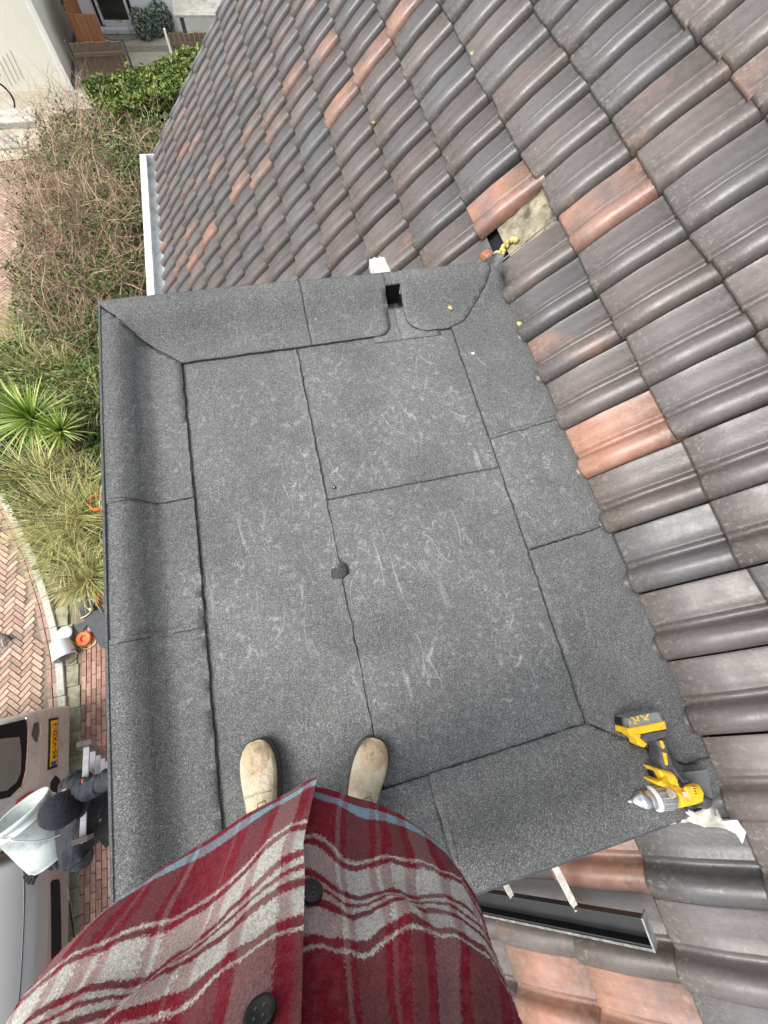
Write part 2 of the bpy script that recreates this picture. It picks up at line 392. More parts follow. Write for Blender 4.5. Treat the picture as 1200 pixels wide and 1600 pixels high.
M_CONC = pmat('pale_concrete', (0.52, 0.51, 0.46), (0.38, 0.38, 0.33), 9, 0.85, dirt=(0.25, 0.27, 0.20), dscale=5, bmp=0.3)
M_SAND = pmat('joint_sand', (0.26, 0.21, 0.15), (0.15, 0.13, 0.09), 12, 0.95)
M_SOIL = pmat('bed_soil', (0.055, 0.045, 0.03), (0.03, 0.026, 0.018), 6, 0.95, bmp=0.6, bscale=30)
M_GROUND = pmat('town_ground', (0.22, 0.21, 0.18), (0.14, 0.15, 0.11), 0.6, 0.95)
M_BRICK = amat('clay_paver', 0.85, 0.4, 60, 0.3, 26)
M_LEAF = amat('foliage', 0.55, 0.0, 1, 0.25, 6, 0.4)
M_WALL = pmat('cream_render', (0.88, 0.86, 0.74), (0.83, 0.81, 0.69), 1.2, 0.9, bmp=0.2, bscale=30)
M_WALLW = pmat('white_render', (0.86, 0.87, 0.85), (0.80, 0.81, 0.79), 1.5, 0.9, bmp=0.2, bscale=30)
M_BRICKW = pmat('house_brick', (0.26, 0.14, 0.10), (0.18, 0.10, 0.07), 5, 0.9, bmp=0.4)
M_CLAD = pmat('dark_cladding', (0.10, 0.11, 0.12), rough=0.6, bmp=0.2)
M_TERR = pmat('terrace_stone', (0.50, 0.46, 0.36), (0.36, 0.33, 0.26), 5, 0.9, bmp=0.3)
M_TERRD = pmat('dark_terrace_stone', (0.30, 0.28, 0.22), (0.22, 0.20, 0.16), 7, 0.9)  # darker stone tone for the terrace bands and the doormat
M_RUST = pmat('weathered_orange_wood', (0.38, 0.17, 0.07), (0.24, 0.10, 0.04), 5, 0.75, stretch=(1, 1, 0.3))
M_FENCE = pmat('brown_fence_wood', (0.17, 0.12, 0.08), (0.09, 0.065, 0.045), 14, 0.85, stretch=(6, 6, 0.5), bmp=0.4)
M_GLASS = pmat('dark_window_glass', (0.02, 0.018, 0.014), rough=0.08, spec=0.8)
M_CGLASS = pmat('car_window_glass', (0.17, 0.20, 0.18), (0.13, 0.155, 0.14), 2, 0.12, spec=0.8)
M_CAR = pmat('warm_grey_car_paint', (0.46, 0.50, 0.48), (0.43, 0.47, 0.45), 1.5, 0.35, 0.0, coat=0.6, dirt=(0.34, 0.34, 0.33), dscale=6)
M_CAR2 = pmat('silver_grey_car_paint', (0.25, 0.25, 0.24), (0.23, 0.23, 0.225), 1.5, 0.28, 0.0, coat=0.8)
M_REDL = pmat('red_tail_light', (0.42, 0.01, 0.012), (0.3, 0.008, 0.01), 9, 0.12, coat=1.0)
M_PLATE = pmat('yellow_number_plate', (0.85, 0.50, 0.02), (0.8, 0.45, 0.02), 5, 0.4)
M_BLUE = pmat('blue_plate_band', (0.01, 0.09, 0.42), rough=0.4)
M_WHT = pmat('white_mark', (0.8, 0.8, 0.8), rough=0.5)
M_ORANGE = pmat('orange_cable_plastic', (0.85, 0.16, 0.03), (0.7, 0.12, 0.02), 20, 0.45)
M_TAR = pmat('dark_grey_offcut', (0.075, 0.08, 0.09), (0.055, 0.058, 0.066), 12, 0.8, bmp=0.3, bscale=60)
M_JUG = pmat('pale_blue_white_plastic', (0.70, 0.76, 0.78), (0.6, 0.67, 0.69), 9, 0.4)
M_YGREEN = pmat('yellow_green_plastic', (0.55, 0.65, 0.15), rough=0.5)

# ================================================================== THE HOUSE
house = thing('brick_house', 'brick house with grey and orange tiled roof and flat grey felt dormer roof', 'house', loc=(0, 0, -5.3))
def part(name, bm, mat, smooth=False, label=None, parent=None):
    o = obj(name, bm, mat, None, smooth, label)
    if parent is None: return child_at(o, house)
    # parents of sub-parts are themselves placed by matrix_parent_inverse: identity data space
    o.parent = parent
    return o
PIT = rad(46.0); X0 = 1.03
CP, SP = math.cos(PIT), math.sin(PIT)
def slope(s, y, h=0.0): return Vector((X0 + s * CP - h * SP, y, s * SP + h * CP))

# ---- tiled slope
TW, TL = 0.226, 0.312
Y_OFF = 0.649 + 10 * TW + 0.01
prof = [(0.0, -0.012), (0.03, -0.014), (0.14, -0.013), (0.30, -0.013), (0.42, -0.015), (0.455, -0.010), (0.475, -0.011), (0.50, -0.021), (0.555, -0.024), (0.59, -0.018), (0.615, 0.001), (0.645, 0.014), (0.70, 0.024), (0.79, 0.0275), (0.88, 0.022), (0.935, 0.014), (0.970, -0.004), (0.978, -0.034)]
RED_AT = {}
def tile_index(px, py):
    d = RX * (px - 600) + RY * (py - 800) + RZ * F
    n = Vector((-SP, 0, CP)); C = Vector((0, 0, CZ))
    t = (n.dot(Vector((X0, 0, 0)) - C)) / n.dot(d); p = C + d * t
    return (math.floor(((p.x - X0) / CP + 0.02) / TL), math.floor((Y_OFF - p.y) / TW))
for (px, py, a) in [(790, 315, .86), (965, 320, .8), (930, 500, .75), (965, 690, 1.15), (880, 545, .45), (960, 690, 1.15),
                    (1010, 170, .42), (960, 250, .35), (745, 60, .3), (570, 90, .8), (530, 150, .9), (620, 40, .6), (497, 95, .75), (453, 145, .75), (435, 195, .75), (425, 225, .65),
                    (395, 195, .6), (405, 260, .8), (375, 290, .8), (340, 275, .75), (330, 355, .95), (312, 390, .95), (300, 420, .95), (297, 360, .7), (310, 300, .6), (293, 235, .75), (298, 250, .7), (272, 205, .7),
                    (270, 300, .6), (282, 310, .6), (275, 420, .7), (415, 210, .6), (440, 60, .5), (470, 40, .45), (640, 15, .7), (600, 395, .5), (560, 380, .4), (430, 400, .4), (370, 420, .45),
                    (1165, 60, .4), (1150, 120, .4), (940, 1335, 1.0), (960, 1520, 1.1), (850, 1530, 1.05), (790, 1490, .9), (930, 1580, 1.1), (1010, 1590, 1.0), (800, 1440, .55), (840, 1400, .5), (700, 300, .35), (640, 250, .3), (260, 380, .6), (380, 120, .4), (350, 180, .35)]:
    RED_AT[tile_index(px, py)] = a
DY0, DY1 = -0.66, 1.565                     # the dormer stands between these
MISSING = tile_index(835, 345)
verts, faces, cols, reds, edg = [], [], [], [], []
LROW = [(-0.045, -0.010), (0.0, 0.004), (0.012, 0.012), (0.16, 0.006), (TL + 0.03, -0.012)]
def row_s(i):
    return i * TL if i > -3 else -2 * TL + (i + 2) * TL * 0.965
def make_tile(i, j, dh=0.0, lift=0.0, dy=0.0):
    rnd = random.Random(i * 977 + j * 131 + 5)
    s0 = row_s(i) + rnd.uniform(-0.005, 0.005); y0 = Y_OFF - j * TW + rnd.uniform(-0.002, 0.002) + dy
    tilt = rnd.uniform(-0.012, 0.012); hh = rnd.uniform(-0.0025, 0.0025) + dh
    if rnd.random() < 0.05: s0 -= 0.009
    g = rnd.uniform(0.82, 1.16)
    warm = rnd.random()
    if j > 12 - i * 0.8 and rnd.random() < 0.5: warm = min(1, warm + 0.3)
    base = (0.080 + 0.030 * warm, 0.079 + 0.010 * warm, 0.080 + 0.002 * warm)
    tone = tuple(c * g for c in base)
    red = RED_AT.get((i, j), 0.0)
    if s0 < -.35 and red: red *= .86
    if red == 0 and rnd.random() < 0.04: red = rnd.uniform(0.15, 0.32)
    b = len(verts); n = len(prof)
    rows = [(0.0, -0.030), (0.0, -0.002), (0.008, 0.006), (0.15, 0.003), (TL - 0.012, -0.0135), (TL + 0.028, -0.016)]
    for ri, (ds, hz) in enumerate(rows):
        for t, h in prof:
            hp = h
            if ri == 1: hp = h * 0.93
            round_ = 0.0
            if ri == 0: hp = h - (0.0 if t < 0.95 else 0.0)
            s = s0 + ds + (t - 0.5) * tilt + (rnd.uniform(-.0008, .0008) if ri < 2 else 0) + (0.006 * (1 - abs(t - 0.80) / 0.2) * -1 if abs(t - 0.80) < 0.2 and ri < 3 else 0)
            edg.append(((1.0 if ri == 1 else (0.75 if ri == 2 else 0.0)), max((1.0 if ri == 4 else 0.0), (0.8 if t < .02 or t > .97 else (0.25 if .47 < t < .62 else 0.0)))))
            verts.append(slope(s, y0 - t * TW, hp + hz + 0.018 + hh + lift * (1 - ds / TL)))
    for r in range(len(rows) - 1):
        for k in range(n - 1):
            a = b + r * n + k
            faces.append((a, a + n, a + n + 1, a + 1))
            cols.append(tone); reds.append(red)
I0, I1 = -11, 8
J0, J1 = -19, 22
J0 = math.floor((Y_OFF - 7.06) / TW)
for i in range(I0, I1):
    for j in range(J0, J1):
        yc = Y_OFF - (j + 0.5) * TW
        sc_ = (i + 0.5) * TL
        if (i, j) == MISSING: continue
        if -2.30 < sc_ < -0.05 and DY0 + 0.02 < yc < DY1 - 0.02:
            if not (i == -1): continue
            if sc_ + TL / 2 < -0.05: continue
        s_front = i * TL
        make_tile(i, j, lift=0.008 if (i, j) == (MISSING[0], MISSING[1] - 1) else 0.0, dy=-0.018 if (i, j) == (MISSING[0], MISSING[1] - 1) else 0.0)
me = bpy.data.meshes.new('tiled_roof'); me.from_pydata([tuple(v) for v in verts], [], faces)
ca = me.color_attributes.new('col', 'FLOAT_COLOR', 'CORNER'); ra = me.attributes.new('red', 'FLOAT', 'FACE')
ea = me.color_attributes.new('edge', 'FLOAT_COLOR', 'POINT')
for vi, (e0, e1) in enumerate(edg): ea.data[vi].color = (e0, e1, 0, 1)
li = 0
for fi, f in enumerate(faces):
    ra.data[fi].value = reds[fi]
    for k in range(len(f)):
        ca.data[li].color = (*cols[fi], 1); li += 1
tiled = part('tiled_roof', me, M_TILE, True, 'steep slope of grey interlocking clay tiles with scattered orange ones')
# crisp tile noses: front strips stay flat
n_ = len(prof) - 1
for fi, p in enumerate(me.polygons):
    if (fi % (5 * n_)) < n_: p.use_smooth = False
# roof boarding below the tiles, with the hole of the missing tile showing beige underlay
def slab(s0, s1, y0, y1, h0, h1):
    bm = bmesh.new()
    vs = [bm.verts.new(slope(s, y, h)) for h in (h0, h1) for s, y in ((s0, y0), (s1, y0), (s1, y1), (s0, y1))]
    for f in ((3, 2, 1, 0), (4, 5, 6, 7), (0, 1, 5, 4), (1, 2, 6, 5), (2, 3, 7, 6), (3, 0, 4, 7)): bm.faces.new([vs[k] for k in f])
    return bm
YV = Y_OFF - J0 * TW
YE = Y_OFF - J1 * TW
part('roof_boarding', slab(row_s(I0) + 0.02, I1 * TL, YE + 0.02, YV - 0.02, -0.12, -0.045), M_BLACKR)
mi_, mj_ = MISSING
my1, my0 = Y_OFF - mj_ * TW, Y_OFF - (mj_ + 1) * TW
bm = bmesh.new()
G = 14
grid = [[bm.verts.new(slope(mi_ * TL + 0.085 + (TL - 0.05) * a / G, my0 - 0.03 + (TW + 0.05) * b / G, -0.022 + 0.010 * nz(a * .5, b * .5, 3) + 0.012 * (b / G - .4))) for b in range(G + 1)] for a in range(G + 1)]
for a in range(G):
    for b in range(G): bm.faces.new((grid[a][b], grid[a + 1][b], grid[a + 1][b + 1], grid[a][b + 1]))
part('exposed_underlay', bm, M_UNDER, True, 'beige dark blotched underlay bared by a missing tile')
bm = bmesh.new()
for k in range(16):
    s = mi_ * TL + 0.070 + random.gauss(0, .02); y = my0 + 0.075 + random.gauss(0, .018)
    t = bmesh.ops.create_icosphere(bm, subdivisions=2, radius=random.uniform(.007, .014), matrix=Matrix.Translation(slope(s, y, -0.008)))
for v in bm.verts: v.co += Vector((nz(v.co.x * 60, v.co.y * 60, v.co.z * 60), nz(v.co.y * 60, 3, v.co.x * 60), nz(v.co.z * 60, v.co.x * 60, 7))) * 0.005
part('foam_filling', bm, M_FOAM, True, 'yellow expanding foam oozing below the tiles')
bm = bmesh.new()
add_box(bm, slope(mi_ * TL + 0.0, my0 + 0.11, -0.018), (0.05, 0.07, 0.03), Matrix.Rotation(0.5, 3, 'Z'), 0.004)
part('broken_tile_piece', bm, M_CLAY)
part('missing_tile_edge', tube([slope(mi_ * TL - 0.015, my0 - 0.004, 0.012), slope(mi_ * TL + 0.02, my0 + 0.006, 0.018), slope(mi_ * TL + TL, my0 + 0.004, 0.012)], 0.0035, 6), M_UNDER)

# ridge, rear slope, gable wall, front wall
RS = I1 * TL
ridge = slope(RS, 0, 0)
bm = bmesh.new()
for k in range(int((YV - YE) / 0.4) + 1):
    y = YE + 0.4 * k
    add_tube(bm, [(ridge.x + 0.03, y, ridge.z - 0.03), (ridge.x + 0.03, y + 0.42, ridge.z - 0.018)], [0.105, 0.115], 14)
part('ridge_tiles', bm, pmat('ridge_clay', (0.12, 0.115, 0.115), rough=0.5), True)
bm = bmesh.new()
q = [V(ridge.x + 0.03, YE, ridge.z - 0.02), V(ridge.x + 0.03, YV, ridge.z - 0.02), V(ridge.x + 4.6, YV, ridge.z - 4.7), V(ridge.x + 4.6, YE, ridge.z - 4.7)]
bm.faces.new([bm.verts.new(p) for p in q]); bmesh.ops.solidify(bm, geom=bm.faces[:], thickness=0.05)
part('rear_roof_slope', bm, pmat('rear_tiles', (0.12, 0.115, 0.11), rough=0.6, bmp=0.5))
eave = slope(row_s(I0), 0, 0)
XW = eave.x + 0.28
part('front_wall', box((XW - 0.11, (YV + YE) / 2, (eave.z - 0.10 - 5.3) / 2), (0.22, YV - YE - 0.1, 5.3 + eave.z - 0.10)), M_BRICKW)
bm = bmesh.new()
gp = [(XW, -5.3), (XW, eave.z - 0.12), (ridge.x + 0.03, ridge.z - 0.16), (ridge.x + 4.4, eave.z - 0.2), (ridge.x + 4.4, -5.3)]
for yy in (YV - 0.30, YE + 0.08):
    bm = bmesh.new()
    vs = [bm.verts.new((x, yy, z)) for x, z in gp]; vt = [bm.verts.new((x, yy + 0.2, z)) for x, z in gp]
    bm.faces.new(vs[::-1]); bm.faces.new(vt)
    for k in range(5): bm.faces.new((vs[k], vs[(k + 1) % 5], vt[(k + 1) % 5], vt[k]))
    part('gable_wall', bm, M_BRICKW)
bm = bmesh.new()
for k in range(I0, I1): 
    a = slope(k * TL, YV + 0.012, 0.0); 
    add_tube(bm, [slope(k * TL - .01, YV + 0.004, 0.012), slope(k * TL + TL, YV + 0.004, -0.003)], [0.030, 0.027], 10)
part('verge_tiles', bm, pmat('verge_clay', (0.10, 0.10, 0.105), rough=0.5), True)
# eaves gutter: a white box gutter with a cream fascia, running to the gable
gx = at(236, 380, eave.z - 0.01).x
bm = bmesh.new()
gy0, gy1 = YE, YV - 0.02
gz = eave.z - 0.02
gw = 0.20
gx0 = at(230, 330, eave.z - 0.02).x
for (x, z, sx, sz) in ((gx0, gz - 0.05, 0.022, 0.13), (gx0 + gw, gz - 0.05, 0.012, 0.10), (gx0 + gw / 2, gz - 0.110, gw, 0.012)):
    add_box(bm, (x, (gy0 + gy1) / 2, z), (sx, gy1 - gy0, sz), None, 0.003)
add_box(bm, (gx0 - 0.006, (gy0 + gy1) / 2, gz + 0.018), (0.085, gy1 - gy0, 0.010), None, 0.003)
add_box(bm, (gx0 + gw / 2, gy1, gz - 0.045), (gw + 0.03, 0.016, 0.12), None, 0.003)
gut = part('gutter', bm, M_WHITE, False, 'white box gutter along the eaves')
part('fascia_board', box((gx0 + gw + 0.06, (gy0 + gy1) / 2, gz - 0.07), (0.09, gy1 - gy0 - 0.02, 0.16)), pmat('cream_board', (0.55, 0.52, 0.42), rough=0.7))

# ---- flat roof of the dormer
RX0, RX1, RY0, RY1 = -0.664, 1.045, -0.606, 1.512
RIM = 0.085
def edge_prof(d, flat, run):
    if d <= flat: return RIM
    t = min(1, (d - flat) / run); t = t * t * (3 - 2 * t)
    return RIM * (1 - t)
def cant(x, y):
    fade = 1 - min(1, max(0, (x - 0.80) / 0.20)); fade2 = 1 - min(1, max(0, (x - 0.98) / 0.08))
    hs = [edge_prof(x - RX0 + 0.006 * nz(y * 2, 1), 0.052, 0.085), edge_prof(RY1 - y, 0.045, 0.15) * fade2, edge_prof(y - RY0 + 0.01 * nz(x * 3, 5), 0.060, 0.13) * (fade * fade * (3 - 2 * fade))]
    h = max(hs)
    # on the house side the felt turns up under the tiles
    r = max(0.0, (x - 0.93) / 0.12)
    h = max(h, 0.006 * min(1, r) ** 2)
    h *= 1.0
    if x > 0.985: h -= (x - 0.985) * 0.22
    h += 0.0022 * nz(x * 3.1, y * 2.3, 2) + 0.0010 * nz(x * 11, y * 9, 4)
    return h
flat = part('flat_roof', prism([(RX0 + .01, RY0 + .01), (RX1 - 0.03, RY0 + .01), (RX1 - 0.03, RY1 - .01), (RX0 + .01, RY1 - .01)], -0.22, -0.012), M_CLAD, False, 'flat dormer roof covered in grey granulated felt')
def jitter(poly, amp=0.0025, step=0.03, seed=0.0):
    out = []
    for a, b in zip(poly, poly[1:] + poly[:1]):
        a, b = Vector(a), Vector(b); L_ = (b - a).length; n = max(1, int(L_ / step)); t = (b - a) / max(L_, 1e-6); nn = Vector((-t.y, t.x))
        for k in range(n):
            p = a + (b - a) * k / n
            off = 0 if k == 0 else amp * (nz(p.x * 23 + seed, p.y * 23, seed) + 0.6 * nz(p.x * 70, p.y * 70, seed))
            out.append(p + nn * off)
    return out
def sheet(poly, layer, name='felt_sheet', mat=M_FELT, amp=0.004, th=0.004, cut=0.03, seed=0.0, parent=None, hf=cant):
    bm = bmesh.new()
    pl = jitter([Vector(p) for p in poly], amp, 0.025, seed)
    bm.faces.new([bm.verts.new((p.x, p.y, 0)) for p in pl])
    xs = [p.x for p in pl]; ys = [p.y for p in pl]
    for ax, lo, hi in ((0, min(xs), max(xs)), (1, min(ys), max(ys))):
        k = math.ceil(lo / cut)
        while k * cut < hi:
            co = [0, 0, 0]; no = [0, 0, 0]; co[ax] = k * cut; no[ax] = 1
            bmesh.ops.bisect_plane(bm, geom=bm.verts[:] + bm.edges[:] + bm.faces[:], plane_co=co, plane_no=no, dist=1e-5)
            k += 1
    bmesh.ops.triangulate(bm, faces=[f for f in bm.faces if len(f.verts) > 4])
    for v in bm.verts: v.co.z = hf(v.co.x, v.co.y) + layer
    be = [e for e in bm.edges if e.is_boundary]
    r = bmesh.ops.extrude_edge_only(bm, edges=be)
    for v in r['geom']:
        if isinstance(v, bmesh.types.BMVert): v.co.z -= th
    bmesh.ops.recalc_face_normals(bm, faces=bm.faces)
    o = part(name, bm, mat, True, parent=flat if parent is None else parent)
    for p in o.data.polygons:
        if abs(p.normal.z) < 0.3: p.use_smooth = False
    return o
def fx(px, py, z=0.0): 
    p = at(px, py, z); return (p.x, p.y)
E = 0.004
# trapezoid interior sheets
sheet([(-0.46, -0.40), (0.045, -0.40), (0.032, 1.29), (-0.46, 1.29)], E, seed=1)
sheet([(0.02, 0.545), (0.74, 0.55), (0.74, 1.29), (0.02, 1.29)], 1.3 * E, seed=2)
sheet([(0.024, -0.40), (0.74, -0.40), (0.74, 0.56), (0.024, 0.553)], 2.0 * E, seed=3)
# perimeter sheets (left side along the street, with two joints)
ix = -0.420
YJ1 = at(240, 790, 0).y; YJ2 = at(250, 997, 0).y
sheet([(RX0, YJ1 - 0.01), (ix + .004, YJ1), (ix - .004, 1.243), (-0.55, 1.36), (RX0, 1.485)], 3 * E, seed=4)
sheet([(RX0, YJ2 - 0.02), (ix, YJ2), (ix + .002, YJ1 + 0.03), (RX0, YJ1 + 0.02)], 2.2 * E, seed=5)
sheet([(RX0, RY0), (ix, -0.36), (ix, YJ2 + 0.03), (RX0, YJ2 + 0.01)], 3 * E, seed=6)
# far side
c1 = 0.095
drx0, drx1, dry0, dry1 = 0.447, 0.520, 1.372, 1.447
dcx_ = (drx0 + drx1) / 2
def arc(cx, cy, r, a0, a1, n=8): return [(cx + r * math.cos(rad(a0 + (a1 - a0) * k / n)), cy + r * math.sin(rad(a0 + (a1 - a0) * k / n))) for k in range(n + 1)]
sheet([(-0.665, 1.495), (-0.55, 1.365), (ix, 1.240), (c1 + .004, 1.246), (c1, RY1), (RX0, RY1)], 4 * E, seed=7)
sheet([(c1, 1.246)] + arc(0.375, 1.325, 0.075, -90, 0) + [(0.452, 1.44), (0.452, RY1), (c1 - .002, RY1)], 3.2 * E, seed=8)
R3 = arc(0.62, 1.345, 0.098, 180, 262, 8) + [(0.70, 1.247), (0.78, 1.275), (0.90, 1.40), (0.945, 1.46), (0.945, RY1), (0.52, RY1), (0.52, 1.44)]
sheet(R3, 3.2 * E, seed=9)
for pl in ([(0.36, 1.22), (dcx_, 1.22), (dcx_, dry0), (drx0, dry0), (drx0, dry1), (dcx_, dry1), (dcx_, RY1), (0.36, RY1)],
           [(0.66, 1.22), (0.66, RY1), (dcx_, RY1), (dcx_, dry1), (drx1, dry1), (drx1, dry0), (dcx_, dry0), (dcx_, 1.22)]):
    sheet(pl, 2.3 * E, amp=0.0, seed=10)
# house side: three sheets with joints
yR1 = at(820, 678, 0).y; yR2 = at(882, 848, 0).y
rx = [(0.712, 1.255), (0.70, yR1), (0.690, yR2), (0.672, -0.345)]
sheet([rx[1], (RX1, yR1 + 0.04), (RX1, RY1), (0.945, RY1), (0.93, 1.46), (0.90, 1.41), (0.78, 1.29), rx[0]], 2.6 * E, seed=11)
sheet([rx[2], (RX1, yR2 + 0.03), (RX1, yR1 + 0.06), (rx[1][0], yR1 + 0.015)], 2.9 * E, seed=12)
sheet([rx[3], (0.80, -0.44), (0.93, -0.52), (RX1, -0.53), (RX1, yR2 + 0.045), (rx[2][0], yR2 + 0.012)], 2.4 * E, seed=13)
# near side
bx = at(668, 1225, 0).x + 0.01
sheet([(ix, -0.36), (bx, -0.352), (bx + 0.004, RY0), (RX0, RY0)], 3.0 * E, seed=14)
sheet([(bx - 0.002, -0.352), (rx[3][0], -0.345), (0.80, -0.43), (0.88, -0.50), (0.885, RY0), (bx, RY0)], 3.6 * E, seed=15)
sheet([(0.885, -0.50), (0.93, -0.52), (RX1, -0.53), (RX1, RY0 - 0.02), (0.79, RY0)], 3.0 * E, seed=16)
# bitumen bleed along the joints: thin irregular black beads lying in each step
def bead(pts, w_=0.0045, off=0.0, seed=0.0, name='bitumen_seam', lay=3.4 * E, cluster=0.6):
    bm = bmesh.new()
    P = [Vector(p) for p in pts]; out = []
    for a, b in zip(P[:-1], P[1:]):
        n = max(2, int((b - a).length / 0.008))
        for k in range(n): out.append(a + (b - a) * k / n)
    out.append(P[-1]); prev = None
    for i, p in enumerate(out):
        t = (out[min(i + 1, len(out) - 1)] - out[max(i - 1, 0)]).normalized(); nn = Vector((-t.y, t.x))
        j = 0.0035 * nz(p.x * 23 + seed, p.y * 23, seed) + 0.0022 * nz(p.x * 70, p.y * 70, seed)
        ww = w_ * 0.82 * max(0.32, 0.65 + cluster * 1.3 * nz(p.x * 16, p.y * 16, seed + 3) + 0.9 * nz(p.x * 90, p.y * 90, seed + 9))
        c = p + nn * (j + off)
        row = []
        for q_, hh in ((-1, -0.0035), (-0.4, 0.0008), (0.4, 0.0008), (1, -0.0035)):
            u = c + nn * ww * 0.5 * q_
            row.append(bm.verts.new((u.x, u.y, cant(u.x, u.y) + lay + hh)))
        if prev:
            for k in range(3): bm.faces.new((prev[k], row[k], row[k + 1], prev[k + 1]))
        prev = row
    bmesh.ops.recalc_face_normals(bm, faces=bm.faces)
    return part(name, bm, M_BIT, True, parent=flat)
bead([(ix, -0.36), (ix + .003, 0.4), (ix - .004, 1.243)], 0.0075, seed=4)
bead([(ix, 1.242), (-0.50, 1.305), (-0.55, 1.362), (-0.63, 1.46)], 0.0055, seed=7)
bead([(ix, 1.240), (c1, 1.246)], 0.005, seed=7)
bead([(c1, 1.246), (c1, 1.35), (c1, 1.50)], 0.005, seed=8)
bead([(c1, 1.246)] + arc(0.375, 1.325, 0.075, -90, 0) + [(0.452, 1.36)], 0.0048, seed=8)
bead([(0.522, 1.36)] + arc(0.62, 1.345, 0.098, 180, 262, 8) + [(0.70, 1.247), (0.78, 1.28), (0.90, 1.40), (0.935, 1.45), (0.955, 1.51)], 0.005, seed=9)
bead([(0.027, -0.36), (0.029, 0.55), (0.032, 1.243)], 0.0058, seed=1, lay=2.6 * E)
bead([(0.03, 0.553), (0.70, 0.555)], 0.005, seed=3, lay=2.6 * E, cluster=0.3)
bead([rx[0], rx[1], rx[2], rx[3]], 0.008, seed=11)
bead([(rx[1][0], yR1), (0.85, yR1 + 0.015), (RX1 - .01, yR1 + 0.04)], 0.006, seed=12)
bead([(rx[2][0], yR2), (0.85, yR2 + 0.012), (RX1 - .01, yR2 + 0.03)], 0.007, seed=13)
bead([(0.72, -0.345 - 0.036), (0.80, -0.435), (0.90, -0.51), (0.97, -0.53)], 0.006, seed=15)
bead([(ix, -0.36), (bx, -0.352), (rx[3][0], -0.345), (0.72, -0.375)], 0.0068, seed=14)
bead([(bx, -0.352), (bx + .02, -0.46), (bx + 0.006, RY0 + .02)], 0.006, seed=15)
bead([(RX0 + .02, YJ1 + .005), (-0.55, YJ1 - .004), (ix, YJ1)], 0.0055, seed=5)
bead([(RX0 + .01, YJ2 - .005), (-0.55, YJ2), (ix, YJ2 + .003)], 0.0055, seed=6)
# a small round repair patch halfway the middle joint
pc = at(530, 893, 0)
sheet([(pc.x - 0.03, pc.y - 0.018), (pc.x + 0.006, pc.y - 0.028), (pc.x + 0.03, pc.y - 0.012), (pc.x + 0.028, pc.y + 0.018), (pc.x + 0.008, pc.y + 0.032), (pc.x - 0.006, pc.y + 0.012), (pc.x - 0.026, pc.y + 0.012)], 3.0 * E, 'repair_patch', M_FELTD, 0.002, seed=20)
bead([(pc.x + 0.004, pc.y - 0.028), (pc.x + 0.03, pc.y - 0.014), (pc.x + 0.029, pc.y + 0.016), (pc.x + 0.010, pc.y + 0.033)], 0.004, seed=21)
# drain opening in the far kerb
bm = bmesh.new()
zt = 0.03
dcx, dcy = (drx0 + drx1) / 2, (dry0 + dry1) / 2
for (cx, cy, sx, sy) in ((drx0 - .002, dcy, 0.006, dry1 - dry0 + .01), (drx1 + .002, dcy, 0.006, dry1 - dry0 + .01), (dcx, dry0 - .002, drx1 - drx0, 0.006), (dcx, dry1 + .002, drx1 - drx0, 0.006)):
    t0 = (cant(cx, cy) if sx > .02 else cant(cx, dry0)) + 0.004
    add_box(bm, (cx, cy, (t0 - 0.15) / 2), (sx, sy, t0 + 0.15))
add_box(bm, (dcx, dcy, -0.12), (drx1 - drx0, dry1 - dry0, 0.01))
part('drain_opening', bm, M_BLACK, parent=flat)
bm = bmesh.new()
pr = [V(drx0 + .002, dry0, 0), V(drx1, dry0, 0), V(drx1, dry1, 0)]
for p in pr: p.z = cant(p.x, p.y) + 0.012
add_tube(bm, pr, 0.0018, 6)
part('drain_rim', bm, M_ZINC, parent=flat)
# metal drip edges
bm = bmesh.new()
add_box(bm, (RX0 - 0.004, (RY0 + RY1) / 2, RIM - 0.030), (0.006, RY1 - RY0 + .02, 0.075), None, 0.002)
add_box(bm, ((RX0 + RX1) / 2 - .02, RY1 + 0.004, RIM - 0.030), (RX1 - RX0 - .04, 0.006, 0.075), None, 0.002)
add_box(bm, ((RX0 + 0.80) / 2, RY0 - 0.004, RIM - 0.018), (0.80 - RX0, 0.006, 0.055), None, 0.002)
part('roof_trim', bm, M_ZINC, parent=flat)
bm = bmesh.new()
add_tube(bm, [(RX0 + 0.003, RY0, RIM + .012), (RX0 + 0.003, RY1, RIM + .012)], 0.004, 6)
part('felt_roll_edge', bm, M_FELT2, parent=flat)
# dormer cheeks and front
part('dormer_front', box((RX0 + 0.09, (RY0 + RY1) / 2, -1.15), (0.12, RY1 - RY0 - 0.14, 1.85)), M_CLAD, False, 'dark clad front of the dormer')
bm = bmesh.new()
for yy in (RY0 + 0.10, RY1 - 0.10):
    bm = bmesh.new()
    vs = []
    for dy in (-0.03, 0.03):
        vs.append([bm.verts.new(p) for p in ((RX0 + .04, yy + dy, -0.2), (RX1 - .05, yy + dy, -0.2), (RX1 - .05, yy + dy, -0.02 - .1), (slope(-2.6, 0).x, yy + dy, slope(-2.6, 0).z))])
    a, b = vs; bm.faces.new(a); bm.faces.new(b[::-1])
    for k in range(4): bm.faces.new((a[k], a[(k + 1) % 4], b[(k + 1) % 4], b[k]))
    part('dormer_cheek', bm, M_CLAD)
# felt tongue where the far corner is dressed up against the tiles
tp = [at(748, 415, 0.06), at(775, 398, 0.10), at(787, 402, 0.11), at(779, 432, 0.06), at(760, 440, 0.05)]
bm = bmesh.new(); f = bm.faces.new([bm.verts.new(p + V(0, 0, .012)) for p in tp]); bmesh.ops.solidify(bm, geom=[f], thickness=0.006)
part('felt_corner', bm, M_FELT, parent=flat)
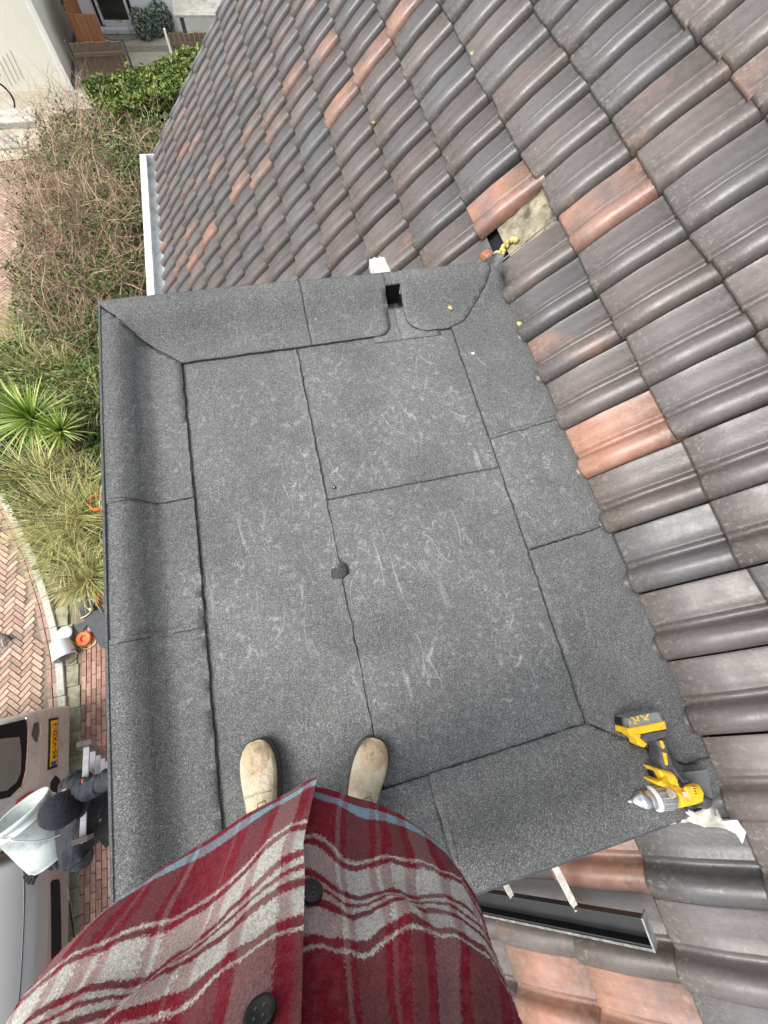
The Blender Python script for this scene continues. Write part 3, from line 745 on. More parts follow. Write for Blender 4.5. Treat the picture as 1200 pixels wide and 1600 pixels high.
# bare grey lap at the near corner
bm = prism([tuple(at(*p, 0.075).xy) for p in ((1057, 1208), (1103, 1201), (1112, 1252), (1118, 1275), (1080, 1262), (1062, 1240))], 0.074, 0.080)
part('bare_felt_lap', bm, pmat('smooth_grey_lap', (0.12, 0.12, 0.12), rough=0.8), parent=flat)

def skew(me_):
    for v in me_.vertices:
        k = min(1.0, max(0.0, (-0.42 - v.co.x) / 0.2))
        v.co.x += 0.0150 * (0.45 - v.co.y) * k
skew(flat.data)
for o in COL.objects:
    if o.parent == flat: skew(o.data)
# ================================================================== LOOSE THINGS ON THE ROOF
def tilt(y): return 0.26 * max(0.0, -0.37 - y)
def att(px, py, z):
    p = at(px, py, z)
    for _ in range(4): p = at(px, py, z + tilt(p.y))
    return Vector((p.x, p.y, z))
def poly3(pts, z, sx=6.0, ox=950, oy=1090): return [tuple(att(ox + a / sx, oy + b / sx, z).xy) for a, b in pts]
dz = 0.019
dr = thing('power_drill', 'yellow and black cordless drill lying on its side on grey felt', 'drill', loc=tuple(at(1040, 1180, dz)))
def dpart(name, bm, mat, smooth=False, parent=None):
    o = obj(name, bm, mat, None, smooth); 
    if parent: o.parent = parent
    else: child_at(o, dr)
    return o
bat = dpart('battery', prism(poly3([(150, 190), (180, 172), (300, 142), (425, 125), (445, 140), (470, 200), (505, 250), (510, 270), (180, 305), (160, 290)], dz + .04), dz, dz + 0.062, 0.006), pmat('battery_label_grey', (0.24, 0.24, 0.22), (0.15, 0.15, 0.14), 60, 0.35))
dpart('battery_shell', prism(poly3([(152, 280), (498, 212), (512, 288), (360, 315), (300, 330), (165, 335)], dz + .05), dz + 0.004, dz + 0.068, 0.004), M_YEL)
dpart('battery_front', prism(poly3([(95, 180), (155, 185), (165, 300), (135, 290), (105, 240)], dz + .02), dz, dz + 0.035, 0.004), M_BLACK)
dpart('handle_base', prism(poly3([(290, 330), (330, 312), (495, 286), (518, 300), (512, 335), (480, 365), (320, 408), (278, 372)], dz + .04), dz + 0.006, dz + 0.064, 0.006), M_TGREY)
dpart('belt_hook', prism(poly3([(140, 300), (165, 312), (290, 330), (278, 375), (335, 425), (300, 458), (240, 425), (228, 380), (170, 345)], dz + .03), dz + 0.012, dz + 0.050, 0.005), M_YEL)
dpart('handle', prism(poly3([(395, 385), (500, 360), (520, 410), (545, 490), (588, 560), (600, 640), (640, 705), (760, 780), (720, 800), (640, 815), (560, 690), (470, 680), (440, 560), (440, 460)], dz + .035), dz + 0.010, dz + 0.058, 0.012), M_TGREY)
for pl in ([(488, 405), (512, 405), (535, 465), (520, 480), (505, 460)], [(515, 515), (548, 520), (564, 620), (560, 635), (540, 632)]):
    dpart('grip_inlay', prism(poly3(pl, dz + .06), dz + 0.052, dz + 0.0605, 0.001), M_YEL)
dpart('trigger', prism(poly3([(402, 690), (415, 665), (445, 655), (478, 740), (440, 752), (418, 740)], dz + .035), dz + 0.018, dz + 0.046, 0.006), M_BLACK)
bod = dpart('body', prism(poly3([(425, 655), (470, 662), (560, 682), (600, 720), (640, 790), (665, 840), (705, 812), (760, 800), (815, 802), (860, 880), (852, 960), (800, 985), (640, 1022), (628, 900), (520, 832), (450, 815), (405, 785), (400, 765), (475, 762)], dz + .05), dz + 0.006, dz + 0.072, 0.012), M_YEL)
dpart('motor_cover', prism(poly3([(700, 830), (790, 812), (838, 860), (845, 930), (760, 960), (700, 900)], dz + .07), dz + 0.07, dz + 0.078, 0.004), M_YEL)
for k in range(4):
    dpart('vent_slot', prism(poly3([(790 + k * 8, 830 + k * 22), (815 + k * 6, 825 + k * 22), (818 + k * 6, 833 + k * 22), (792 + k * 8, 838 + k * 22)], dz + .078), dz + 0.077, dz + 0.0790), M_BLACK)
dpart('label_plate', prism(poly3([(545, 840), (640, 880), (655, 925), (600, 950), (560, 900)], dz + .072), dz + 0.070, dz + 0.0735, 0.001), pmat('tool_label', (0.5, 0.42, 0.3), (0.12, 0.1, 0.08), 160, 0.5))
dpart('side_label', prism(poly3([(690, 885), (740, 880), (762, 925), (720, 935)], dz + .079), dz + 0.077, dz + 0.0800), pmat('pink_label', (0.75, 0.5, 0.42), rough=0.5))
dpart('direction_switch', prism(poly3([(622, 775), (648, 765), (680, 815), (665, 835), (640, 830)], dz + .06), dz + 0.06, dz + 0.076, 0.003), M_BLACK)
dpart('end_cap', prism(poly3([(858, 905), (900, 925), (990, 950), (985, 1020), (930, 1055), (830, 1030), (850, 985)], dz + .04), dz + 0.0, dz + 0.046, 0.012), M_TGREY)
dpart('tool_belt_clip', prism(poly3([(690, 1025), (735, 1020), (740, 1060), (705, 1070)], dz + .02), dz, dz + 0.03, 0.008), M_TGREY)
ca_, cb_ = att(950 + 640 / 6, 1090 + 925 / 6, dz + .036), att(950 + 180 / 6, 1090 + 972 / 6, dz + .034)
LL = (cb_ - ca_).length
k6 = LL / 460
dpart('clutch_ring', lathe(ca_, cb_, [(0, .022), (.002, .026), (k6 * 120, .027), (k6 * 125, .0255), (k6 * 190, .0255), (k6 * 195, .020)], 28), pmat('grey_clutch', (0.22, 0.22, 0.21), (0.12, 0.12, 0.12), 30, 0.5), True)
bm = bmesh.new(); u_, v_ = frame_of(cb_ - ca_); d_ = (cb_ - ca_).normalized()
for k in range(14):
    a = 2 * math.pi * k / 14; rr_ = u_ * math.cos(a) + v_ * math.sin(a)
    add_tube(bm, [ca_ + d_ * k6 * 95 + rr_ * .0262, ca_ + d_ * k6 * 180 + rr_ * .0254], .0022, 5)
dpart('clutch_ribs', bm, M_ALU)
dpart('chuck_collar', lathe(ca_, cb_, [(k6 * 188, .026), (k6 * 195, .0285), (k6 * 222, .0285), (k6 * 228, .024)], 28), pmat('white_collar', (0.72, 0.72, 0.68), rough=0.4), True)
dpart('chuck', lathe(ca_, cb_, [(k6 * 225, .0225), (k6 * 330, .0225), (k6 * 345, .021), (k6 * 352, .018), (k6 * 362, .0185), (k6 * 395, .012), (k6 * 402, .009), (k6 * 412, .009)], 28), M_STEEL, True)
dpart('drill_bit', lathe(ca_, cb_, [(k6 * 408, .0045), (k6 * 420, .006), (k6 * 440, .0042), (k6 * 460, .0008)], 12), M_STEEL, True)
def text_mesh(s, size, ext=0.0006):
    cu = bpy.data.curves.new('t', 'FONT'); cu.body = s; cu.size = size; cu.extrude = ext; cu.align_x = 'CENTER'; cu.align_y = 'CENTER'
    o = bpy.data.objects.new('t', cu); COL.objects.link(o)
    return evaluated(o, 't')
def place_text(s, size, origin, xdir, zdir, name, mat, parent, ext=0.0006, sx=1.0):
    me = text_mesh(s, size, ext)
    x = Vector(xdir).normalized(); z = Vector(zdir).normalized(); y = z.cross(x).normalized()
    Mx = Matrix((x * sx, y, z)).transposed().to_4x4(); Mx.translation = origin
    me.transform(Mx)
    o = obj(name, me, mat); o.parent = parent
    return o
bx_ = (at(950 + 470 / 6, 1090 + 190 / 6, dz + .062) - at(950 + 180 / 6, 1090 + 250 / 6, dz + .062)); bx_.z = 0
place_text('XR', 0.032, att(950 + 308 / 6, 1090 + 200 / 6, dz + .0625), -bx_, (0, 0, 1), 'battery_mark', M_YEL, bat, sx=1.5)
place_text('18V  Li-Ion', 0.008, att(950 + 330 / 6, 1090 + 240 / 6, dz + .0625), -bx_, (0, 0, 1), 'battery_mark', M_YEL, bat)
place_text('6', 0.014, att(950 + 205 / 6, 1090 + 232 / 6, dz + .0625), -bx_, (0, 0, 1), 'battery_mark', M_YEL, bat)

def all_children(o): return [c for c in COL.objects if c.parent == o] + [g for c in COL.objects if c.parent == o for g in COL.objects if g.parent == c]
for o in all_children(dr):
    for v in o.data.vertices: v.co.z += tilt(v.co.y)
# crumpled pale membrane hanging over the corner below the drill
bm = bmesh.new()
pl = [(1046, 1268), (1060, 1258), (1085, 1268), (1108, 1262), (1120, 1262), (1128, 1282), (1152, 1281), (1166, 1300), (1160, 1318), (1150, 1302), (1135, 1293), (1100, 1292), (1075, 1284), (1044, 1289)]
pts = []
for (px, py) in pl:
    d = RX * (px - 600) + RY * (py - 800) + RZ * F
    n = Vector((-SP, 0, CP)); t = (n.dot(Vector((X0, 0, 0)) - Vector((0, 0, CZ))) + 0.105) / n.dot(d); q_ = Vector((0, 0, CZ)) + d * t
    pts.append(at(px, py, max(q_.z, 0.094)) if px < 1112 else q_)
f = bm.faces.new([bm.verts.new(p) for p in pts])
bmesh.ops.triangulate(bm, faces=[f]); bmesh.ops.subdivide_edges(bm, edges=bm.edges[:], cuts=5, use_grid_fill=True)
for v in bm.verts: v.co += Vector((-SP, 0, CP)) * (0.010 * nz(v.co.x * 26, v.co.y * 26, 1) + 0.006 * nz(v.co.x * 60, v.co.y * 60, 5))
bmesh.ops.solidify(bm, geom=bm.faces[:], thickness=0.002)
o = tag(obj('membrane_scrap', bm, M_MEMB, smooth=True), 'crumpled off-white membrane scrap beside the drill at the tile edge', 'membrane'); shift(o, pts[0])

# white block below the far rim
def on_slope(px, py, h):
    d = RX * (px - 600) + RY * (py - 800) + RZ * F
    n = Vector((-SP, 0, CP)); t = (n.dot(Vector((X0, 0, 0)) - Vector((0, 0, CZ))) + h) / n.dot(d); return Vector((0, 0, CZ)) + d * t
a, b = at(591, 408, 0.03), at(597, 440, -0.02)
bm = bmesh.new(); ax = (b - a).normalized(); rot = Matrix.Rotation(math.atan2(ax.y, ax.x) + math.pi / 2, 3, 'Z')
add_box(bm, (a + b) / 2, (0.075, (b - a).length + .03, 0.05), rot, 0.004)
add_box(bm, (a + b) / 2 + V(-0.012, 0, 0.026), (0.006, (b - a).length + .03, 0.006), rot)
add_box(bm, (a + b) / 2 + V(0.014, 0, 0.026), (0.006, (b - a).length + .03, 0.006), rot)
o = tag(obj('timber_block', bm, M_STICK), 'short white grooved block sticking out below the far roof edge', 'block'); shift(o, a)

# black channel and two white battens on the near side
ca1, cb1 = on_slope(735, 1398, 0.10), on_slope(1014, 1447, 0.13)
d = (cb1 - ca1).normalized(); upn = Vector((-SP, 0, CP)); sd_ = d.cross(upn).normalized()
def swept(prof_, a, b, side, up):
    bm = bmesh.new(); rows = [[bm.verts.new(p + side * u + up * h) for u, h in prof_] for p in (a, b)]
    n = len(prof_)
    for k in range(n): bm.faces.new((rows[0][k], rows[0][(k + 1) % n], rows[1][(k + 1) % n], rows[1][k]))
    bm.faces.new(rows[0][::-1]); bm.faces.new(rows[1]); bmesh.ops.recalc_face_normals(bm, faces=bm.faces); return bm
ch = thing('black_channel', 'glossy black gutter channel lying across the tiles below the roof edge', 'channel', loc=tuple(ca1))
W2, H2 = 0.030, 0.030
cp_ = [(-W2, H2), (-W2, 0), (W2, 0), (W2, H2), (W2 + .012, H2), (W2 + .012, H2 - .003), (W2 - .003 + .006, H2 - .003), (W2 - .002, .003), (-W2 + .003, .003), (-W2 + .003, H2)]
ext = ca1 - d * 0.35
o = child_at(obj('trough', swept(cp_, ext, cb1, sd_, upn), M_BLACK), ch)
o = child_at(obj('rim_strip', swept([(W2 + .006, H2), (W2 + .013, H2), (W2 + .013, H2 + .003), (W2 + .006, H2 + .003)], ext, cb1, sd_, upn), pmat('scuffed_grey_edge', (0.22, 0.22, 0.21), (0.05, 0.05, 0.05), 60, 0.5)), ch)
o = child_at(obj('rim_strip', swept([(-W2 - .006, H2), (-W2 + .002, H2), (-W2 + .002, H2 + .003), (-W2 - .006, H2 + .003)], ext, cb1, sd_, upn), M_BLACK), ch)
bm = bmesh.new(); rotm = Matrix((d, sd_, upn)).transposed(); add_box(bm, cb1 + upn * .018 + d * .003, (0.006, 2 * W2 + .02, 0.045), rotm, 0.002)
child_at(obj('end_cap', bm, pmat('scuffed_grey_cap', (0.35, 0.36, 0.36), (0.1, 0.1, 0.1), 50, 0.4)), ch)
for (p0, p1, lab) in (((868, 1338), (899, 1418), 'longer white wooden batten between roof edge and black channel'), ((790, 1372), (798, 1398), 'shorter white wooden batten between roof edge and black channel')):
    a = at(p0[0], p0[1], -0.02); b = on_slope(p1[0], p1[1], 0.13)
    a = a + (a - b).normalized() * 0.12
    a.z = min(a.z, -0.03)
    dd = (b - a).normalized(); uu, vv = frame_of(dd)
    bm = swept([(-.009, -.009), (.009, -.009), (.009, -.002), (.007, 0), (.009, .002), (.009, .009), (-.009, .009)], a, b, uu, vv)
    o = tag(obj('wooden_batten', bm, M_STICK), lab, 'batten', 'white battens below the near roof edge'); shift(o, b)

# crumbs and a screw
def crumb(name, p, r, mat, lab, cat, grp=None, flat_=0.6, seed=0):
    bm = bmesh.new(); bmesh.ops.create_icosphere(bm, subdivisions=2, radius=r)
    for v in bm.verts:
        v.co *= 1 + 0.5 * nz(v.co.x / r * 1.3 + seed, v.co.y / r * 1.3, v.co.z / r * 1.3); v.co.z *= flat_; v.co.x *= 1.25
    o = obj(name, bm, mat, smooth=True); o.location = p; o.rotation_euler = (0, 0, seed); tag(o, lab, cat, grp); return o
p = at(704, 480, 0.03); p.z = cant(p.x, p.y) + .018; crumb('foam_crumb', p, 0.010, M_FOAM, 'small yellow foam crumb on the felt right of the drain opening', 'crumb', seed=2)
crumb('foam_crumb', on_slope(812, 506, 0.035), 0.011, M_FOAM, 'yellow foam crumb stuck at the tile edge next to the felt', 'crumb', seed=5)
crumb('lichen_tuft', on_slope(584, 191, 0.030), 0.011, pmat('yellow_lichen', (0.40, 0.38, 0.10), rough=0.9), 'yellow lichen tuft at a tile nose, left one on the far tiles', 'lichen', seed=1)
crumb('lichen_tuft', on_slope(738, 84, 0.030), 0.010, pmat('yellow_lichen_pale', (0.40, 0.38, 0.12), rough=0.9), 'yellow lichen tuft at a tile nose, right one on the far tiles', 'lichen', seed=8)
p = at(739, 553, 0.01); crumb('mortar_crumb', p + V(0, 0, .003), 0.006, M_WHT, 'tiny white mortar crumb on felt left of the tiles', 'crumb', seed=3)
p = at(522, 763, 0.0); p.z = cant(p.x, p.y) + 0.009
bm = bmesh.new(); add_lathe(bm, p, p + V(0, 0, 1), [(0, .0068), (.002, .0068), (.003, .005)], 12)
o = tag(obj('roofing_screw', bm, M_BIT), 'small round roofing screw head on felt beside the centre joint', 'screw'); shift(o, p)
child_at(obj('screw_head', lathe(p + V(0, 0, .003), p + V(0, 0, 1), [(0, .0035), (.001, .003)], 8), M_ALU), o)

# ================================================================== THE PHOTOGRAPHER
ph = thing('person', 'person in red plaid overshirt and tan boots standing on the flat roof', 'person', 'people at work', loc=(-0.14, -0.33, 0.012))
def pp(o, parent=None): return child_at(o, parent or ph)
# boots
def boot(toe, heel, side):
    toe, heel = Vector(toe), Vector(heel); ax = (toe - heel); Ln = ax.length; ax.normalize(); sx_ = Vector((ax.y, -ax.x, 0))
    z0 = 0.012
    # stations along the sole: t, half width, inner shift, top height
    st_ = [(0.0, .022, 0, .085), (.03, .034, 0, .11), (.10, .038, 0, .115), (.22, .037, 0, .11), (.36, .036, .002, .100), (.50, .040, .003, .086), (.62, .046, .003, .074), (.74, .050, .002, .064), (.85, .048, 0, .056), (.93, .040, -.001, .047), (.98, .027, -.001, .036), (1.0, .012, 0, .026)]
    bm = bmesh.new(); rings = []
    n = 18
    for t, hw, shf, hh in st_:
        c = heel + ax * (t * Ln); ring = []
        for k in range(n):
            a = 2 * math.pi * k / n
            x_ = math.copysign(abs(math.cos(a)) ** 0.75, math.cos(a)) * hw + shf * side
            zz = math.sin(a); h_ = 0.018 + (hh - 0.018) * (0.5 + 0.5 * math.copysign(abs(zz) ** 0.8, zz))
            wr = 0.0018 * math.sin(t * 70 + a * 2) * (1 if .35 < t < .72 else .3) + 0.0012 * nz(t * 20, a * 2, side)
            ring.append(bm.verts.new(c + sx_ * (x_ + wr) + V(0, 0, z0 + h_ + wr)))
        rings.append(ring)
    for p, q in zip(rings[:-1], rings[1:]):
        for k in range(n): bm.faces.new((p[k], p[(k + 1) % n], q[(k + 1) % n], q[k]))
    bm.faces.new(rings[0][::-1]); bm.faces.new(rings[-1])
    bmesh.ops.recalc_face_normals(bm, faces=bm.faces)
    me = bpy.data.meshes.new('b'); bm.to_mesh(me); bm.free(); o = bpy.data.objects.new('b', me); COL.objects.link(o)
    mo = o.modifiers.new('s', 'SUBSURF'); mo.levels = 2; mo.render_levels = 2
    b_ = pp(obj('boot', evaluated(o, 'b'), M_BOOT, smooth=True))
    # toe cap
    bm = bmesh.new(); rings = []
    for t, hw, shf, hh in st_[7:]:
        c = heel + ax * (t * Ln); ring = []
        for k in range(n // 2 + 1):
            a = math.pi * k / (n // 2)
            x_ = math.copysign(abs(math.cos(a)) ** 0.75, math.cos(a)) * (hw * 0.94) + shf * side
            h_ = 0.030 + (hh - 0.030) * (abs(math.sin(a)) ** 0.8)
            ring.append(bm.verts.new(c + ax * (0.004 - (.02 * math.sin(a) if t < .8 else 0)) + sx_ * x_ + V(0, 0, z0 + h_ + 0.0022 - 0.003 * (1 - math.sin(a)))))
        rings.append(ring)
    for p, q in zip(rings[:-1], rings[1:]):
        for k in range(n // 2): bm.faces.new((p[k], p[k + 1], q[k + 1], q[k]))
    bm.faces.new(rings[-1])
    bmesh.ops.recalc_face_normals(bm, faces=bm.faces)
    pp(obj('toe_cap', bm, M_BOOTT, smooth=True), b_).matrix_parent_inverse = Matrix.Identity(4)
    # sole
    out = []
    for t, hw, shf, hh in st_: out.append(heel + ax * (t * Ln * 1.015) + sx_ * (hw + .005 + shf * side))
    for t, hw, shf, hh in st_[::-1]: out.append(heel + ax * (t * Ln * 1.015) + sx_ * (-hw - .005 + shf * side))
    pp(obj('sole', prism([tuple(p_.xy) for p_ in out], z0 + .0005, z0 + 0.022, 0.004), M_SOLE), b_).matrix_parent_inverse = Matrix.Identity(4)
    vs_ = []
    for k in range(13):
        a = math.pi * k / 12; t_ = .55 + .05 * math.sin(a) ; hw_ = .043
        x_ = math.copysign(abs(math.cos(a)) ** 0.75, math.cos(a)) * hw_
        vs_.append(heel + ax * (t_ * Ln) + sx_ * x_ + V(0, 0, z0 + .022 + (.083 - .018) * abs(math.sin(a)) ** .8 + .0015))
    pp(obj('seam', tube(vs_, .0012, 5), M_BOOTT, smooth=True), b_).matrix_parent_inverse = Matrix.Identity(4)
    return b_
tl = at(399, 1160, 0.045); tr = at(587, 1157, 0.045)
hl = at(400, 1345, 0.045); hl = tl + (at(412, 1290, 0.06) - tl).normalized() * 0.285
hr = tr + (at(565, 1262, 0.06) - tr).normalized() * 0.285
tl.z = hl.z = tr.z = hr.z = 0
bl_ = boot(tl, hl, 1); br_ = boot(tr, hr, -1)
for p0, dx in ((at(410, 1262, .11), 1), (at(575, 1255, .10), -1)):
    bm = bmesh.new(); 
    add_tube(bm, [p0 + V(-.012, 0, .0), p0 + V(-.010, .012, .004), p0 + V(.010, .014, .004), p0 + V(.012, 0, 0)], .0022, 6)
    pp(obj('boot_loop', bm, pmat('brown_cord', (.2, .13, .07)), smooth=True))
# body: one continuous surface
hip = (-0.14, -0.37, 0.86)
ank_l = (hl.x * .75 + tl.x * .25, hl.y * .75 + tl.y * .25, 0.13); ank_r = (hr.x * .75 + tr.x * .25, hr.y * .75 + tr.y * .25, 0.13)
B = [(*hip, .13, .11), (-.14, -.37, 1.02, .14, .11), (-.13, -.39, 1.20, .15, .11), (-.12, -.41, 1.36, .14, .10), (-.12, -.40, 1.44, .055), (-.12, -.38, 1.52, .055), (-.12, -.36, 1.60, .085, .10), (-.12, -.36, 1.70, .07, .085),
     (-.24, -.37, .80, .09), ((-.24 + ank_l[0]) / 2 - .01, -.33, .46, .065), (*ank_l, .045),
     (-.05, -.37, .80, .09), ((-.05 + ank_r[0]) / 2 + .01, -.34, .46, .065), (*ank_r, .045),
     (-.31, -.40, 1.37, .06), (-.40, -.44, 1.14, .048), (-.29, -.22, 1.24, .036), (-.16, -.10, 1.42, .026),
     (.07, -.40, 1.37, .06), (.20, -.42, 1.15, .048), (.19, -.20, 1.27, .036), (.13, -.08, 1.42, .026)]
Eg = [(0, 1), (1, 2), (2, 3), (3, 4), (4, 5), (5, 6), (6, 7), (0, 8), (8, 9), (9, 10), (0, 11), (11, 12), (12, 13), (3, 14), (14, 15), (15, 16), (16, 17), (3, 18), (18, 19), (19, 20), (20, 21)]
body = pp(skin('body', B, Eg, M_SKIN))
# head details and hair, hands round the phone position
for k, (sx_, hx) in enumerate(((-1, -.16), (1, .13))):
    wr = Vector((hx, -.09, 1.42)); ins = -sx_
    pts_ = [(*wr, .026, .016), (wr.x + ins * .02, wr.y + .03, wr.z + .03, .032, .014), (wr.x + ins * .035, wr.y + .05, wr.z + .045, .030, .012)]
    ed = [(0, 1), (1, 2)]
    for fi, (oy, ln) in enumerate(((0.022, .060), (0.008, .070), (-.006, .066), (-.020, .052))):
        b0 = len(pts_)
        q = Vector((wr.x + ins * .045, wr.y + .05 + oy * .6, wr.z + .05))
        pts_ += [(q.x, q.y, q.z, .0085), (q.x + ins * ln * .45, q.y + .008, q.z + .012, .0080), (q.x + ins * ln * .8, q.y + .004, q.z + .002, .0070)]
        ed += [(2, b0), (b0, b0 + 1), (b0 + 1, b0 + 2)]
    b0 = len(pts_)
    pts_ += [(wr.x + ins * .035, wr.y + .055, wr.z + .012, .011), (wr.x + ins * .06, wr.y + .045, wr.z + .015, .009)]
    ed += [(1, b0), (b0, b0 + 1)]
    pp(skin('hand', pts_, ed, M_SKIN))
hc = Vector((-.12, -.355, 1.665))
bm = bmesh.new(); bmesh.ops.create_uvsphere(bm, u_segments=24, v_segments=16, radius=1)
for v in bm.verts:
    v.co = Vector((v.co.x * .092, v.co.y * .112, v.co.z * .11))
    v.co += v.co.normalized() * 0.006 * nz(v.co.x * 40, v.co.y * 40, v.co.z * 40)
bmesh.ops.delete(bm, geom=[v for v in bm.verts if v.co.y > 0.045 and v.co.z < 0.05 or v.co.z < -0.05], context='VERTS')
bmesh.ops.translate(bm, verts=bm.verts[:], vec=hc + V(0, -.012, .015))
pp(obj('hair', bm, M_HAIR, smooth=True))
bm = bmesh.new()
add_tube(bm, [hc + V(0, .088, .02), hc + V(0, .112, -.018), hc + V(0, .09, -.03)], [.008, .013, .008], 8)
pp(obj('nose', bm, M_SKIN, smooth=True))
for s_ in (-1, 1):
    bm = bmesh.new(); bmesh.ops.create_uvsphere(bm, u_segments=12, v_segments=8, radius=.012, matrix=Matrix.Translation(hc + V(s_ * .032, .086, .012))); pp(obj('eye', bm, M_WHT, smooth=True))
    bm = bmesh.new(); bmesh.ops.create_uvsphere(bm, u_segments=10, v_segments=8, radius=.022, matrix=Matrix.Translation(hc + V(s_ * .088, -.005, -.01)) @ Matrix.Diagonal((.4, .8, 1.3, 1))); pp(obj('ear', bm, M_SKIN, smooth=True))
pp(obj('mouth', tube([hc + V(-.022, .088, -.055), hc + V(0, .096, -.056), hc + V(.022, .088, -.055)], [.002, .005, .002], 6), pmat('lips', (.45, .18, .15)), smooth=True))
# trousers
T = [(-.14, -.37, .92, .155, .12), (-.14, -.37, .80, .15, .12), (-.235, -.37, .70, .095), (B[9][0], B[9][1], B[9][2], .075), (ank_l[0], ank_l[1], .15, .058),
     (-.05, -.37, .70, .095), (B[12][0], B[12][1], B[12][2], .075), (ank_r[0], ank_r[1], .15, .058)]
pp(skin('trousers', T, [(0, 1), (1, 2), (2, 3), (3, 4), (1, 5), (5, 6), (6, 7)], M_TROU))
# overshirt: rings from the hem to the collar, open placket on the front
def shirt():
    NU, NV = 220, 90
    zb, zt_ = 0.75, 1.42
    # hem outline measured on the plane of the hem, front peak at the placket, clockwise to the back
    hemR = [V(-.074, -.131), V(-.035, -.155), V(.007, -.178), (at(655, 1300, .75)).xy, V(.069, -.254), V(.10, -.337), V(.102, -.42), V(.06, -.52), V(-.03, -.585), V(-.13, -.60)]
    hemL = [V(-.074, -.131), V(-.115, -.138), V(-.165, -.145), V(-.215, -.158), V(-.262, -.174), V(-.315, -.200), V(-.37, -.25), V(-.40, -.36), V(-.36, -.50), V(-.26, -.58), V(-.13, -.60)]
    def resample(P, n):
        P = [Vector((p[0], p[1])) for p in P]; d = [0]
        for a, b in zip(P[:-1], P[1:]): d.append(d[-1] + (b - a).length)
        out = []
        for k in range(n):
            t = d[-1] * k / (n - 1); i = 0
            while i < len(d) - 2 and d[i + 1] < t: i += 1
            f_ = (t - d[i]) / (d[i + 1] - d[i]); 
            p0 = P[max(i - 1, 0)]; p1 = P[i]; p2 = P[i + 1]; p3 = P[min(i + 2, len(P) - 1)]
            out.append(0.5 * ((2 * p1) + (p2 - p0) * f_ + (2 * p0 - 5 * p1 + 4 * p2 - p3) * f_ ** 2 + (3 * p1 - p0 - 3 * p2 + p3) * f_ ** 3))
        return out, d[-1]
    for side, hem in (('R', hemR), ('L', hemL)):
        P, Lh = resample(hem, NU // 2)
        bm = bmesh.new(); uvl = bm.loops.layers.uv.new('UVMap'); G_ = []; UV = {}
        for j in range(NV):
            t = j / (NV - 1); z = zb + (zt_ - zb) * t
            row = []
            for i, p in enumerate(P):
                u = i / (len(P) - 1)
                # the chest section: a narrower oval
                ang = u * math.pi
                sgn = 1 if side == 'R' else -1
                hwid = (0.225 if side == 'L' else 0.200) if t < .75 else 0.225 - .14 * ((t - .75) / .25) ** 1.6
                cx, cy = -0.125, -0.375 - .02 * t
                chx = cx + sgn * hwid * math.sin(ang) ** 0.9 + (0.03 - .03 * t) * math.cos(ang) * 0
                dep = 0.165 if t < .75 else .165 - .09 * ((t - .75) / .25) ** 1.5
                chy = cy + dep * math.copysign(abs(math.cos(ang)) ** 0.8, math.cos(ang))
                k = min(1, t / 0.52); k = k * k * (3 - 2 * k)
                k = 0.25 * min(1, t * 4) * 0 + k
                x = p.x * (1 - k) + chx * k; y = p.y * (1 - k) + chy * k
                # folds: long soft ones from the chest down, stronger towards the hem
                am = 0.017 * (1 - 0.6 * t) * min(1, u * 10)
                fo = math.sin(u * 21 + (1.0 if side == 'L' else 2.1) + 2.2 * t + 1.5 * nz(u * 3, t * 2, 3)) * am + 0.012 * nz(u * 9, t * 5, 7 + sgn) * min(1, u * 10)
                # diagonal drag lines and a cross fold at the belly
                fo += 0.010 * math.exp(-((t - .30 - .10 * u) / .045) ** 2) * math.sin(u * 9) - 0.007 * math.exp(-((t - .21 + .05 * u) / .03) ** 2) * min(1, u * 8)
                nrm = Vector((x - cx, y - cy)).normalized()
                fo += 0.0065 * nz(u * 15, t * 9, 41) + 0.004 * nz(u * 26, t * 16, 31) + 0.002 * nz(u * 60, t * 30, 17)
                fo *= min(1, .15 + t * 5)
                x += nrm.x * fo; y += nrm.y * fo
                # the placket hangs slightly to the person's left of the middle
                zq = V(x, y, z) - V(0, 0, CZ); pyq = 800 + F * RY.dot(zq) / max(.05, RZ.dot(zq)); pyq = min(1800, max(1225, pyq))
                pxq = 490 - 25 * min(1, (pyq - 1225) / 110) - 10 * max(0, (pyq - 1400) / 200)
                dq = RX * (pxq - 600) + RY * (pyq - 800) + RZ * F
                if u == 0: xs_row = (y / dq.y) * dq.x - x
                x += xs_row * math.exp(-(u / .16) ** 2) * (1 if t < .6 else max(0, 1 - (t - .6) / .2))
                if side == 'L':
                    # overlapping front edge
                    y += 0.005 * math.exp(-(u / .04) ** 2) + 0.002
                    if i == 0: x += 0.006
                else:
                    y -= 0.003 * math.exp(-(u / .03) ** 2)
                hemw = 0.006 * nz(u * 8, 3, sgn) * (1 - t)
                pk = 0.0
                zz = z + hemw - (0.012 * min(1, u * 12)) * (1 - t) * (1 if side == 'R' else 0.4)
                row.append(bm.verts.new((x, y, zz)))
                wob = 0.012 * nz(u * 7, t * 7, 11) + 0.004 * nz(u * 20, t * 14, 12) + 0.004 * math.sin(u * 17 + 5 * t)
                UV[row[-1]] = (((u * Lh * (1 + .0 * t)) if side == 'L' else (u * Lh + 0.107)) + wob * .5, (z - zb) + wob - .012 + (0.0 if side == 'L' else -.004))
            G_.append(row)
        for j in range(NV - 1):
            for i in range(len(P) - 1):
                vs = (G_[j][i], G_[j][i + 1], G_[j + 1][i + 1], G_[j + 1][i])
                f_ = bm.faces.new(vs if side == 'R' else vs[::-1])
                for lp in f_.loops: lp[uvl].uv = UV[lp.vert]
        bmesh.ops.solidify(bm, geom=bm.faces[:], thickness=0.004)
        yield side, bm
sh = None
